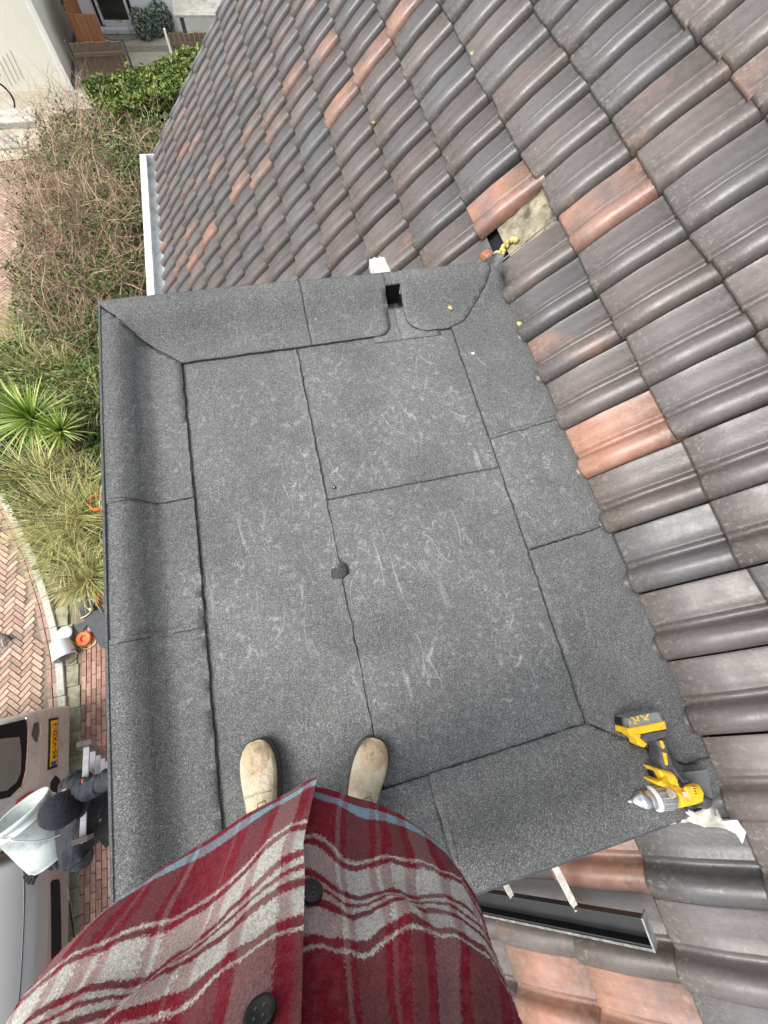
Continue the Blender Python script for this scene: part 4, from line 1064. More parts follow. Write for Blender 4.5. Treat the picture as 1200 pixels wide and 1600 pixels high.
for side, bm in shirt():
    o = obj('shirt_front_panel' if sh else 'shirt', bm, M_PLAID, smooth=True)
    if sh: o.parent = sh
    else: sh = pp(o)
# sleeves
for (a, b, c, nm) in (((-.30, -.40, 1.36), (-.42, -.44, 1.13), (-.29, -.23, 1.22), 0), ((.06, -.40, 1.36), (.22, -.42, 1.14), (.20, -.21, 1.26), 1)):
    pts_ = [Vector(a) + (Vector(b) - Vector(a)) * t for t in (0, .35, .7)] + [Vector(b)] + [Vector(b) + (Vector(c) - Vector(b)) * t for t in (.3, .65, 1)]
    bm = tube(pts_, [.085, .08, .072, .068, .062, .056, .05], 20, False)
    uvl = bm.loops.layers.uv.new('UVMap')
    for f_ in bm.faces:
        for lp in f_.loops: lp[uvl].uv = (lp.vert.co.x + lp.vert.co.y, lp.vert.co.z)
    o = obj('sleeve', bm, M_PLAID, smooth=True); o.parent = sh
# collar
bm = tube([V(-.125 + .085 * math.sin(a), -.40 + .075 * math.cos(a), 1.43 - .01 * math.cos(a)) for a in [math.pi * 2 * k / 20 for k in range(1, 20)]], .016, 8, True, 1.8)
uvl = bm.loops.layers.uv.new('UVMap')
for f_ in bm.faces:
    for lp in f_.loops: lp[uvl].uv = (lp.vert.co.x, lp.vert.co.z)
o = obj('collar', bm, M_PLAID, smooth=True); o.parent = sh
rf_ = random.Random(5)
def fuzz(ob, n):
    me_ = ob.data; uvs = me_.uv_layers['UVMap'].data
    vs, fs, uu = [], [], []
    polys = [p for p in me_.polygons if p.center.z < 1.2 and p.center.y > -.55 and len(p.vertices) == 4 and (p.center - V(0, 0, CZ)).dot(p.normal) < 0.02]
    tot = sum(p.area for p in polys)
    for p in polys:
        k = p.area / tot * n; k = int(k) + (1 if rf_.random() < k % 1 else 0)
        v0, v1, v2, v3 = [me_.vertices[i].co for i in p.vertices]; u0, u1, u2, u3 = [uvs[i].uv for i in p.loop_indices]
        for _ in range(k):
            a, b = rf_.random(), rf_.random()
            q = (v0 * (1 - a) + v1 * a) * (1 - b) + (v3 * (1 - a) + v2 * a) * b; uq = (u0 * (1 - a) + u1 * a) * (1 - b) + (u3 * (1 - a) + u2 * a) * b
            d = (p.normal * rf_.uniform(.15, .6) + Vector((rf_.gauss(0, 1), rf_.gauss(0, 1), rf_.gauss(0, 1) - .5)).normalized()).normalized()
            sd2 = d.cross(p.normal); sd2 = sd2.normalized() * .00022 if sd2.length > 1e-3 else V(.0003, 0, 0)
            L2 = rf_.uniform(.0008, .0021); c = len(vs)
            vs += [q - sd2, q + sd2, q + d * L2 * .6 + p.normal * L2 * .25, q + d * L2]
            fs.append((c, c + 1, c + 2)); fs.append((c + 1, c + 3, c + 2)); uu += [uq] * 6
    m2 = bpy.data.meshes.new('wool_fuzz'); m2.from_pydata([tuple(v) for v in vs], [], fs); ul = m2.uv_layers.new(name='UVMap')
    for i_, u_q in enumerate(uu): ul.data[i_].uv = u_q
    o = obj('wool_fuzz', m2, M_PLAID); o.parent = ob if ob == sh else sh; o['kind'] = 'stuff'
for ob in [sh] + [c for c in COL.objects if c.parent == sh and c.name.startswith('shirt')]: fuzz(ob, 75000)
# hem and placket stitching ridge
SH_BVH = None
def shirt_hit(px, py):
    d = (RX * (px - 600) + RY * (py - 800) + RZ * F).normalized(); best = None
    for ob in [sh] + [c for c in COL.objects if c.parent == sh and c.name.startswith('shirt')]:
        bv = BVHTree.FromPolygons([v.co for v in ob.data.vertices], [list(p.vertices) for p in ob.data.polygons])
        h = bv.ray_cast(Vector((0, 0, CZ)), d)
        if h[0] is not None and (best is None or h[3] < best[3]): best = h
    return best
for (px, py, r_) in ((483, 1400, .0115), (408, 1594, .0105)):
    h = shirt_hit(px, py)
    if h is None: continue
    n = h[1] if h[1].dot(h[0] - V(0, 0, CZ)) < 0 else -h[1]
    a = h[0] + n * .001
    bm = lathe(a, a + n, [(0, r_ * .9), (.003, r_), (.005, r_ * .93), (.0045, r_ * .7), (.0038, r_ * .5)], 24)
    bt = obj('button', bm, M_BLACK, smooth=True); bt.parent = sh
    u, v = frame_of(n); bm = bmesh.new()
    for s1 in (-1, 1):
        for s2 in (-1, 1): add_lathe(bm, a + n * .0035 + u * s1 * .0028 + v * s2 * .0028, a + n * 1, [(0, .0009), (.001, .0009)], 8)
    o = obj('button_hole', bm, M_TGREY); o.parent = bt

# ================================================================== LADDER, CLIMBER, BUCKET
ZG = -5.3
l1, l2 = at(131, 1161, -1.45), at(124, 1314, -1.45)
e1, e2 = at(170, 1191, -2.85), at(170, 1291, -2.85)
ld = ((e1 + e2) - (l1 + l2)) / 2 / 1.40
tz = (l1.z - ZG) / 1.0
lad = thing('ladder', 'aluminium ladder with dark rails rising beside the dormer from the footpath', 'ladder', loc=tuple((l1 + l2) / 2 + ld * tz))
across = (l2 - l1).normalized(); ldn = ld.normalized(); lnorm = across.cross(ldn).normalized()
for p in (l1, l2):
    b_ = p + ld * tz
    bm = swept([(-.013, -.035), (.013, -.035), (.013, .035), (-.013, .035)], p, b_, across, lnorm)
    child_at(obj('rail', bm, pmat('worn_dark_rail', (0.12, 0.10, 0.085), (0.07, 0.06, 0.05), 30, 0.5, 0.3)), lad)
    k = 0.12
    while k < 1.4:
        for s_ in (-1, 1):
            bm = bmesh.new(); add_lathe(bm, p + ldn * k + across * s_ * .012, p + ldn * k + across * s_ * 1, [(0, .010), (.003, .010), (.0035, .006)], 10)
            child_at(obj('rivet', bm, M_ALU), lad)
        k += 0.30
k = 0.12
while k < (l1.z - ZG) * 1.0:
    a = l1 + ldn * k + across * .01; b_ = l2 + ldn * k - across * .01
    child_at(obj('rung', swept([(-.016, -.014), (.016, -.014), (.016, .014), (-.016, .014)], a, b_, ldn, lnorm), M_ALU), lad)
    k += 0.30
cl = thing('person', 'person in dark cap and navy jacket climbing the ladder with a bucket', 'person', 'people at work', loc=(-2.4, -0.6, -3.2))
hd = at(98, 1264, -1.50)
def cpart(o, parent=None):
    return child_at(o, parent or cl)
ch_ = at(128, 1266, -1.74); neck = (hd + V(0, 0, -.1)) * .45 + (ch_ + V(0, 0, .06)) * .55; hp = at(168, 1264, -2.18)
shL = ch_ + V(-.02, .17, .06); shR = ch_ + V(-.02, -.19, .03)
el1 = at(134, 1234, -1.50); hand1 = at(182, 1213, -1.40)
el2 = shR + V(-.04, -.10, -.16); hand2 = at(66, 1343, -1.86)
kn1 = hp + V(.02, .10, -.42); ft1 = kn1 + V(-.22, -.02, -.42); kn2 = hp + V(-.14, -.10, -.44); ft2 = kn2 + V(-.14, -.03, -.44)
def T4(v, r, r2=None): return (v.x, v.y, v.z, r, r2 or r)
Bp = [T4(hp, .12, .10), T4((hp + ch_) / 2, .13, .10), T4(ch_, .13, .09), T4(neck, .05), T4(hd + V(0, 0, -.07), .07, .08), T4(hd, .075, .085),
      T4(shL, .06), T4(el1, .042), T4(hand1, .03), T4(shR, .06), T4(el2, .042), T4(hand2, .03), T4(kn1, .06), T4(ft1, .04), T4(kn2, .06), T4(ft2, .04)]
Ep = [(0, 1), (1, 2), (2, 3), (3, 4), (4, 5), (2, 6), (6, 7), (7, 8), (2, 9), (9, 10), (10, 11), (0, 12), (12, 13), (0, 14), (14, 15)]
cpart(skin('body', Bp, Ep, M_SKIN))
def gl(v, s): return v
J = [T4(hp + (ch_ - hp) * .1, .18, .16), T4((hp + ch_) / 2, .175, .15), T4(ch_, .15, .11), T4(neck, .07), T4(shL, .078)]
def sl_(a, b, n, r0, r1): return [T4(a + (b - a) * ((i + 1) / n), (r0 + (r1 - r0) * (i + 1) / n) * (1 + 0.10 * (-1) ** i)) for i in range(n)]
s1 = sl_(shL, el1, 5, .076, .060) + sl_(el1, hand1, 7, .060, .046)
s2 = sl_(shR, el2, 4, .076, .060) + sl_(el2, hand2, 6, .060, .046)
nJ = len(J); J += s1; iR = len(J); J.append(T4(shR, .078)); J += s2
Ed = [(0, 1), (1, 2), (2, 3), (2, 4), (4, nJ)] + chain(len(s1), nJ) + [(2, iR), (iR, iR + 1)] + chain(len(s2), iR + 1)
jk = cpart(skin('jacket', J, Ed, M_SLEEVE, sub=3))
for v in jk.data.vertices:
    q = v.co; n_v = v.normal
    v.co = q + n_v * (0.012 * nz(q.x * 26, q.y * 14, q.z * 26) + 0.009 * (abs(nz(q.x * 34 + 5, q.y * 9, q.z * 18)) - .2) * 2)
cpart(skin('trousers', [T4(hp, .17, .15), T4(kn1, .085), T4(ft1, .062), T4(kn2, .085), T4(ft2, .062)], [(0, 1), (1, 2), (0, 3), (3, 4)], M_DARKC))
bm = bmesh.new(); bmesh.ops.create_uvsphere(bm, u_segments=28, v_segments=18, radius=1)
for v in bm.verts:
    v.co = Vector((v.co.x * .100, v.co.y * .090, v.co.z * .098)) * (1 + .03 * nz(v.co.x * 3, v.co.y * 3, v.co.z * 3))
bmesh.ops.delete(bm, geom=[v for v in bm.verts if v.co.z < -0.035], context='VERTS')
bmesh.ops.translate(bm, verts=bm.verts[:], vec=hd + V(0, 0, .02))
cap = cpart(obj('cap', bm, M_NAVY, smooth=True))
bm = prism([(hd.x + .06 + .07 * math.cos(a), hd.y + .075 * math.sin(a)) for a in [math.pi * (k / 10 - .5) for k in range(11)]], hd.z - .022, hd.z - .014, .002)
o = obj('cap_peak', bm, M_NAVY); o.parent = cap; 
for s_ in (-1, 1):
    bm = bmesh.new(); bmesh.ops.create_uvsphere(bm, u_segments=10, v_segments=8, radius=.03, matrix=Matrix.Translation(hd + V(-.005, s_ * .085, -.045)) @ Matrix.Diagonal((.8, .4, 1.2, 1))); cpart(obj('ear', bm, M_SKIN, smooth=True))
def hand(wr, dirv, name, mat):
    u, v = frame_of(dirv); dv = Vector(dirv).normalized()
    pts_ = [T4(wr, .034, .026), T4(wr + dv * .05, .040, .020)]; ed = [(0, 1)]
    for q_, ln in ((-.030, .06), (-.010, .072), (.010, .068), (.030, .052)):
        b0 = len(pts_); s0 = wr + dv * .075 + u * q_
        pts_ += [T4(s0, .012), T4(s0 + dv * ln * .5 + v * .014, .011), T4(s0 + dv * ln * .62 + v * .045, .010)]; ed += [(1, b0), (b0, b0 + 1), (b0 + 1, b0 + 2)]
    b0 = len(pts_); pts_ += [T4(wr + dv * .03 + u * .05, .014), T4(wr + dv * .06 + u * .062 + v * .02, .012)]; ed += [(0, b0), (b0, b0 + 1)]
    return cpart(skin(name, pts_, ed, mat))
hand(hand1, V(.9, .2, .1), 'glove', M_NAVY)
hand(hand2, V(-.5, -.6, .2), 'glove', M_NAVY)
for s_ in (ft1, ft2):
    bm = bmesh.new(); add_box(bm, s_ + V(.06, 0, -.05), (.26, .095, .10), None, .03); cpart(obj('shoe', bm, M_SOLE, smooth=True))
# tools on the belt that show beside the arm
o = obj('red_cord', tube([at(136 + 7 * math.cos(a), 1221 + 5 * math.sin(a), -1.46) for a in [k * .5 for k in range(9)]], .008, 6), M_REDG, smooth=True); cpart(o)
# bucket
rc = at(30, 1268, -1.66); bc = at(82, 1328, -1.80)
axb = (bc - rc).normalized(); Lb = 0.33; bc = rc + axb * Lb
bk = thing('bucket', 'pale grey green plastic bucket carried by the person on the ladder', 'bucket', loc=tuple(bc))
bm = bmesh.new()
add_lathe(bm, rc, bc, [(.0, .142), (-.004, .150), (.004, .156), (.022, .154), (.024, .145), (.055, .142), (.057, .147), (.064, .147), (.066, .141), (Lb * .72, .136), (Lb - .006, .131), (Lb, .120), (Lb, .05)], 40, False)
add_lathe(bm, rc, bc, [(.0, .142), (.05, .136), (Lb - .01, .116), (Lb - .008, .02)], 40, False)
bmesh.ops.recalc_face_normals(bm, faces=bm.faces)
child_at(obj('bucket_body', bm, M_BUCKET, smooth=True), bk)
child_at(obj('bucket_base', lathe(rc, bc, [(Lb - .004, .124), (Lb + .014, .120), (Lb + .014, .110), (Lb - .002, .104)], 40), M_BUCKET, smooth=True), bk)
u, v = frame_of(axb)
tow = (at(110, 1262, -1.62) - rc); tow = (tow - axb * tow.dot(axb)).normalized(); oth = axb.cross(tow)
hp_ = [rc + axb * .03 + oth * .15 * math.cos(a) + tow * (.03 + .19 * math.sin(a)) + axb * .20 * math.sin(a) for a in [math.pi * k / 16 for k in range(17)]]
child_at(obj('bucket_handle', tube(hp_, .0045, 6), M_STEEL, smooth=True), bk)
# smaller clear tub hanging behind the bucket
tb0 = at(100, 1298, -1.86); tb1 = at(88, 1322, -1.92)
o = tag(obj('plastic_tub', lathe(tb0, tb1, [(0, .075), (.01, .082), (.09, .07), (.11, .062)], 24), pmat('pale_tub', (0.55, 0.60, 0.57), rough=0.4), smooth=True), 'small pale tub held behind the large bucket on the ladder', 'tub'); shift(o, tb0)

# ================================================================== GROUND
def quad(pts, name, mat, kind='structure'):
    bm = bmesh.new(); bm.faces.new([bm.verts.new(p) for p in pts]); return struct(name, bm, mat, kind)
quad([(-150, -150, ZG - .03), (150, -150, ZG - .03), (150, 150, ZG - .03), (-150, 150, ZG - .03)], 'ground', M_GROUND)
def bricks(name, rects, palette, zt, th=0.03, tint=lambda x, y: 1.0):
    vs, fs, cs = [], [], []
    for (cx, cy, L_, W_, ang) in rects:
        r = random; b0 = len(vs)
        ca_c, sa = math.cos(ang), math.sin(ang); hz = zt + r.uniform(-.0025, .0025); tx, ty = r.uniform(-.012, .012), r.uniform(-.012, .012)
        hl_, hw_ = L_ / 2 - .0035, W_ / 2 - .0035
        for (fx_, zz, ins) in ((1, hz, .003), (1, hz - th, 0)):
            for sx_, sy_ in ((-1, -1), (1, -1), (1, 1), (-1, 1)):
                lx, ly = sx_ * (hl_ - ins), sy_ * (hw_ - ins)
                vs.append((cx + lx * ca_c - ly * sa, cy + lx * sa + ly * ca_c, zz + (lx * tx + ly * ty if zz == hz else 0)))
        fs += [(b0, b0 + 1, b0 + 2, b0 + 3)] + [(b0 + 4 + k, b0 + 4 + (k + 1) % 4, b0 + (k + 1) % 4, b0 + k) for k in range(4)]
        c = random.choice(palette); g = random.uniform(.85, 1.15) * tint(cx, cy); cs += [tuple(x * g for x in c)] * 5
    me = bpy.data.meshes.new(name); me.from_pydata(vs, [], fs)
    ca = me.color_attributes.new('col', 'FLOAT_COLOR', 'CORNER'); li = 0
    for fi, f in enumerate(fs):
        for _ in range(4): ca.data[li].color = (*cs[fi], 1); li += 1
    return struct(name, me, M_BRICK)
# kerb line: points measured on the ground
kx = [(-4.03, -9.0), (-4.05, -3.0), (-4.07, 0.3), (-4.14, 1.1), (-4.33, 1.9), (-4.58, 2.7), (-4.95, 3.55), (-5.3, 4.3), (-5.4, 5.5), (-5.1, 7.0), (-4.95, 8.6), (-5.1, 12.6)]
def kerb_x(y):
    for (x0, y0), (x1, y1) in zip(kx[:-1], kx[1:]):
        if y0 <= y <= y1: return x0 + (x1 - x0) * (y - y0) / (y1 - y0)
    return kx[0][0] if y < kx[0][1] else kx[-1][0]
quad([(-9.5, -9, ZG - .018), (-3.9, -9, ZG - .018), (-3.9, 13, ZG - .018), (-9.5, 13, ZG - .018)], 'joint_bed', M_SAND)
PALR = [(0.38, 0.26, 0.19), (0.34, 0.23, 0.175), (0.43, 0.30, 0.22), (0.30, 0.22, 0.18), (0.45, 0.33, 0.25)]
PALF = [(0.36, 0.205, 0.155), (0.32, 0.18, 0.14), (0.40, 0.25, 0.19), (0.28, 0.16, 0.13)]
rects = []
bw, bl = 0.068, 0.204
for a in range(-90, 90):
    for b in range(-45, 45):
        ox = (a + 3 * b) * bw; oy = (a - 3 * b) * bw
        for (cx, cy, L_, W_) in ((1.5, .5, 3, 1), (.5, 2.5, 1, 3)):
            x, y = ox + cx * bw, oy + cy * bw
            an = rad(45)
            X = -5.5 + x * math.cos(an) - y * math.sin(an); Yy = 3.0 + x * math.sin(an) + y * math.cos(an)
            if X < -7.4 or Yy < -4.5 or Yy > 12.5: continue
            if X > kerb_x(Yy) - 0.24: continue
            rects.append((X, Yy, bl, bw, an + (0 if L_ > W_ else math.pi / 2)))
bricks('herringbone_road', rects, PALR, ZG)
# border course along the kerb
rects = []; y = -4.5
while y < 9:
    x = kerb_x(y); an = math.atan2(.3, kerb_x(y + .3) - x)
    for q_ in (0.165, 0.095): rects.append((x - q_, y + random.uniform(-.005, .005), bl, bw, an))
    y += 0.2045 * math.sin(an)
bricks('road_edge_course', rects, [(0.33, 0.22, 0.17), (0.30, 0.20, 0.16), (0.28, 0.2, 0.15)], ZG - .001)
bm = bmesh.new(); y = -4.5
while y < 9:
    x = kerb_x(y + .25); an = math.atan2(.5, kerb_x(y + .5) - kerb_x(y))
    add_box(bm, (x + .01, y + .25, ZG - .02), (0.50 / math.sin(an) - .006, 0.10, 0.16), Matrix.Rotation(an, 3, 'Z'), .008)
    y += 0.5
struct('kerb', bm, M_CONC)
# footpath in running bond along the house
quad([(-3.9, -9, ZG + .004), (XW, -9, ZG + .004), (XW, 2.4, ZG + .004), (-4.0, 2.4, ZG + .004)], 'footpath_bed', M_SAND)
rects = []; x = -3.80; row = 0
while x < XW - .1:
    y = -5.0 + (0.1 if row % 2 else 0) + random.uniform(-.01, .01)
    while y < 2.15:
        if x > kerb_x(y) + .16: rects.append((x, y, .2, .067, math.pi / 2 + random.uniform(-.008, .008)))
        y += 0.2
    x += 0.067; row += 1
bricks('footpath', rects, PALF, ZG + .022)
# gutter band between kerb and path: mossy concrete strip
bm = bmesh.new(); y = -4.5
while y < 1.6:
    x = kerb_x(y + .15); add_box(bm, (x + .15, y + .15, ZG - .02), (.17, .294, .085), None, .004); y += .3
struct('kerb_strip', bm, pmat('mossy_concrete', (0.36, 0.34, 0.25), (0.20, 0.22, 0.13), 7, 0.9, dirt=(0.12, 0.13, 0.07), dscale=10, bmp=.3))
# planting bed
bed = [(-3.95, 1.9), (-4.2, 2.2), (-4.5, 2.9), (-4.85, 3.6), (-5.2, 4.3), (-5.3, 5.5), (-5.0, 7.0), (-4.85, 8.6), (-4.9, 12.3), (-4.0, 14.6), (3, 14.9), (3, 7.3), (XW, 7.3), (XW, 1.9)]
bm = bmesh.new(); bm.faces.new([bm.verts.new((x, y, ZG + .03)) for x, y in bed]); struct('planting_bed', bm, M_SOIL)

# ================================================================== PLANTS
def leaves_mesh(name, pts, size, palette, up=0.5, aspect=1.7, rnd=random):
    vs, fs, cs = [], [], []
    for p in pts:
        s = size * rnd.uniform(.6, 1.3); d = Vector((rnd.gauss(0, 1), rnd.gauss(0, 1), rnd.gauss(0, 1) + up)).normalized(); u, v = frame_of(d)
        a = rnd.uniform(0, 6.28); u2 = u * math.cos(a) + v * math.sin(a); v2 = d.cross(u2)
        b = len(vs)
        vs += [p - u2 * s * aspect / 2, p + v2 * s * .4 + d * s * .08, p + u2 * s * aspect / 2, p - v2 * s * .4 + d * s * .08]
        fs.append((b, b + 1, b + 2, b + 3)); c = rnd.choice(palette); g = rnd.uniform(.7, 1.3); cs.append(tuple(k * g for k in c))
    return vs, fs, cs
def blades(vs, fs, cs, root, dirv, L_, w_, bend, col, seg=4, wob=0.0, rnd=random):
    d = Vector(dirv).normalized(); side = d.cross(Vector((0, 0, 1)))
    side = side.normalized() if side.length > .05 else Vector((1, 0, 0))
    side = (side * 1.0 + Vector((rnd.gauss(0, .4), rnd.gauss(0, .4), rnd.gauss(0, .4)))).normalized()
    p = Vector(root); b = len(vs)
    for k in range(seg + 1):
        t = k / seg; ww = w_ * (1 - t ** 2 * .92)
        vs.append(p - side * ww / 2); vs.append(p + side * ww / 2)
        d = (d + Vector((rnd.gauss(0, wob), rnd.gauss(0, wob), -bend / seg + rnd.gauss(0, wob)))).normalized()
        p = p + d * L_ / seg
    for k in range(seg):
        fs.append((b + 2 * k, b + 2 * k + 1, b + 2 * k + 3, b + 2 * k + 2)); cs.append(col)
def veg(name, data, parent=None, kind=None):
    vs, fs, cs = data
    me = bpy.data.meshes.new(name); me.from_pydata([tuple(v) for v in vs], [], fs)
    ca = me.color_attributes.new('col', 'FLOAT_COLOR', 'CORNER'); li = 0
    for fi, f in enumerate(fs):
        for _ in f: ca.data[li].color = (*cs[fi], 1); li += 1
    o = obj(name, me, M_LEAF)
    if parent: child_at(o, parent)
    if kind: o['kind'] = kind
    return o
GREEN = [(0.06, 0.12, 0.025), (0.09, 0.16, 0.03), (0.04, 0.08, 0.022), (0.13, 0.20, 0.05), (0.16, 0.22, 0.06)]
YGREEN = [(0.14, 0.19, 0.03), (0.18, 0.23, 0.04), (0.09, 0.14, 0.03), (0.06, 0.10, 0.02)]
DRY = [(0.50, 0.44, 0.20), (0.62, 0.56, 0.30), (0.38, 0.33, 0.13), (0.45, 0.45, 0.16), (0.33, 0.36, 0.11)]
TWIG = [(0.36, 0.235, 0.155), (0.48, 0.35, 0.24), (0.24, 0.145, 0.10), (0.14, 0.09, 0.06), (0.40, 0.27, 0.19), (0.30, 0.20, 0.13)]
def in_poly(x, y, P):
    c = False; j = len(P) - 1
    for i in range(len(P)):
        if (P[i][1] > y) != (P[j][1] > y) and x < (P[j][0] - P[i][0]) * (y - P[i][1]) / (P[j][1] - P[i][1]) + P[i][0]: c = not c
        j = i
    return c
# leafy ground cover
pts = []
while len(pts) < 42000:
    x = random.uniform(-5.3, -1.2); y = random.uniform(2.3, 13.8)
    if in_poly(x, y, bed):
        if y < 3.6 and random.random() < .75: continue
        h = .12 + .22 * (0.5 + nz(x * 1.6, y * 1.6)) + (.15 if y > 5 else 0); pts.append(V(x, y, ZG + .03 + h * random.random() ** .5))
veg('ground_cover', leaves_mesh('g', pts, .055, GREEN + [(0.10, 0.13, 0.05)]), kind='stuff')
def grass_clump(x, y, r, n, hgt, lab, pal=DRY, lean=(0, 0), bend=1.0, green=.25, w_=.010):
    t = thing('grass_clump', lab, 'ornamental grass', 'dry ornamental grass clumps in the bed', (x, y, ZG + .03))
    vs, fs, cs = [], [], []
    for k in range(int(n * .62)):
        a = random.uniform(0, 6.28); q_ = r * .35 * random.random() ** .5
        root = V(x + q_ * math.cos(a), y + q_ * math.sin(a), ZG + .03)
        sp = random.uniform(.15, 1.1)
        d = V(math.cos(a) * sp + lean[0], math.sin(a) * sp + lean[1], 1)
        c = random.choice(pal if random.random() > green else YGREEN); g = random.uniform(.75, 1.3)
        blades(vs, fs, cs, root, d, hgt * random.uniform(.7, 1.25), w_ * random.uniform(.6, 1.3), bend * random.uniform(.6, 1.9), tuple(q * g for q in c), 5, .07)
    veg('blades', (vs, fs, cs), t)
    return t
for (px, py, r, n, h, lab) in [(112, 893, .55, 1100, .55, 'straw dry grass clump at the tip of the bed above the black offcuts'),
                             (80, 800, .7, 1500, .8, 'yellow green arching grass clump spilling over the kerb beside the herringbone road'),
                             (135, 805, .6, 1100, .75, 'pale arching grass clump against the dormer edge beside the orange coil'),
                             (40, 735, .6, 1000, .75, 'straw grass clump directly below the large palm on the road side'),
                             (100, 745, .6, 900, .7, 'straw grass clump between the small palm and the kerb grasses'),
                             (150, 745, .5, 600, .6, 'thin grass clump right of the small palm near the dormer'),
                             (20, 560, .8, 900, .85, 'pale straw grass clump left above the large palm'),
                             (75, 575, .7, 700, .8, 'straw grass clump above the palms in mid bed'),
                             (130, 560, .7, 800, .85, 'upright straw grass clump near the dormer corner'),
                             (30, 500, .8, 700, .9, 'faded straw grass clump at the road edge below the brown shrubs'),
                             (145, 610, .5, 450, .7, 'low grass tuft beside the dormer corner under the straw clumps'),
                             (80, 855, .5, 900, .6, 'dense straw grass clump bending over the kerb')]:
    p = at(px, py, ZG + .45); grass_clump(p.x, p.y, r, n, h, lab)
def twig_shrub(px, py, zc, r, n, L_, lab, greens=500, pal=TWIG, gpal=GREEN):
    p = at(px, py, zc)
    t = thing('bare_shrub', lab, 'shrub', 'bare twiggy shrubs in the bed', (p.x, p.y, ZG + .03))
    vs, fs, cs = [], [], []
    for k in range(int(n * .85)):
        a = random.uniform(0, 6.28); q_ = r * random.random() ** .5
        root = V(p.x + q_ * math.cos(a), p.y + q_ * math.sin(a), ZG + random.uniform(.1, (zc - ZG) * 1.0))
        d = V(random.gauss(0, .9), random.gauss(0, .9), random.uniform(.1, 1.1)); c = random.choice(pal); g = random.uniform(.7, 1.35)
        blades(vs, fs, cs, root, d, L_ * random.uniform(.5, 1.3), random.uniform(.005, .013), random.uniform(-.1, .9), tuple(q * g for q in c), 5, .22)
    veg('twigs', (vs, fs, cs), t)
    vs, fs, cs = [], [], []
    for k in range(7):
        a = k * .9; blades(vs, fs, cs, V(p.x, p.y, ZG), V(math.cos(a) * .6, math.sin(a) * .6, 1), zc - ZG, .035, .1, (0.16, .11, .07), 4, .08)
    veg('stem', (vs, fs, cs), t)
    if greens:
        pts = []
        for k in range(int(greens * 2.6)):
            a = random.uniform(0, 6.28); q_ = r * random.random() ** .5; pts.append(V(p.x + q_ * math.cos(a), p.y + q_ * math.sin(a), ZG + random.uniform(.2, 1) * (zc - ZG)))
        veg('leaves', leaves_mesh('l', pts, .04, gpal), t)
for (px, py, z, r, n, L_, lab, g) in [(75, 235, -4.3, 1.1, 1700, .75, 'pale brown twiggy shrub nearest the white steps', 300),
                                    (150, 215, -4.1, 1.1, 1500, .7, 'brown twiggy shrub under the green hedge end', 2600),
                                    (215, 205, -4.0, 1.0, 900, .7, 'dark brown twiggy shrub between hedge and tiled roof', 2600),
                                    (85, 320, -4.3, .9, 1700, .8, 'reddish brown twiggy shrub beside the brick pavement', 900),
                                    (150, 315, -4.2, .9, 1900, .8, 'dense brown shrub in the middle of the bed', 2600),
                                    (205, 300, -4.2, .8, 900, .7, 'brown shrub against the gable corner of the tiled roof', 3200),
                                    (70, 410, -4.5, .75, 1400, .8, 'brown shrub with green leaves beside the pavement, nearer the palms', 1800),
                                    (145, 405, -4.4, .75, 1200, .8, 'tangled brown shrub left of the white gutter', 3200),
                                    (205, 400, -4.5, .6, 700, .6, 'leafy low shrub right against the white gutter', 2600),
                                    (110, 480, -4.6, .7, 1100, .75, 'thin brown shrub nearest the dormer corner', 2600),
                                    (175, 470, -4.6, .5, 500, .6, 'green leafy shrub with few twigs at the gutter end', 2600),
                                    (110, 165, -4.5, 1.0, 900, .8, 'wispy pale shrub in front of the dark wooden fence', 200)]:
    twig_shrub(px, py, z, r, n, L_, lab, g)
# hedge
ha, hb = at(175, 150, -4.0), at(330, 95, -4.0)
hdir = (hb - ha); hdir.z = 0; Lh_ = hdir.length; hdir.normalize(); hn = V(-hdir.y, hdir.x, 0)
t = thing('hedge', 'clipped glossy green hedge between brown shrubs and neighbouring terrace', 'hedge', loc=(ha.x, ha.y, ZG))
pts = []
for k in range(26000):
    u = random.uniform(-.3, Lh_ + .6); v = random.uniform(-.65, .65); top = -3.95 + .14 * nz(u * 2, v * 3) + .08 * nz(u * 7, v * 7)
    z = top - abs(random.gauss(0, .16)) if random.random() < .6 else random.uniform(ZG + .1, top)
    if z < top - .35 and abs(v) < .45: v = math.copysign(random.uniform(.5, .68), v)
    p = ha + hdir * u + hn * v; pts.append(V(p.x, p.y, z))
veg('foliage', leaves_mesh('h', pts, .062, YGREEN + [(0.10, 0.15, 0.03), (0.20, 0.24, 0.06)], .8), t)
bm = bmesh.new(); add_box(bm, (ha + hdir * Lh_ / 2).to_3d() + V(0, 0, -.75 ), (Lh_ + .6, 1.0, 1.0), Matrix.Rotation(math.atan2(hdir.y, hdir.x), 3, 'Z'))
o = obj('shade_core', bm, pmat('hedge_shade', (0.02, 0.028, 0.01))); child_at(o, t)  # near-black block stands in for the shade inside the hedge
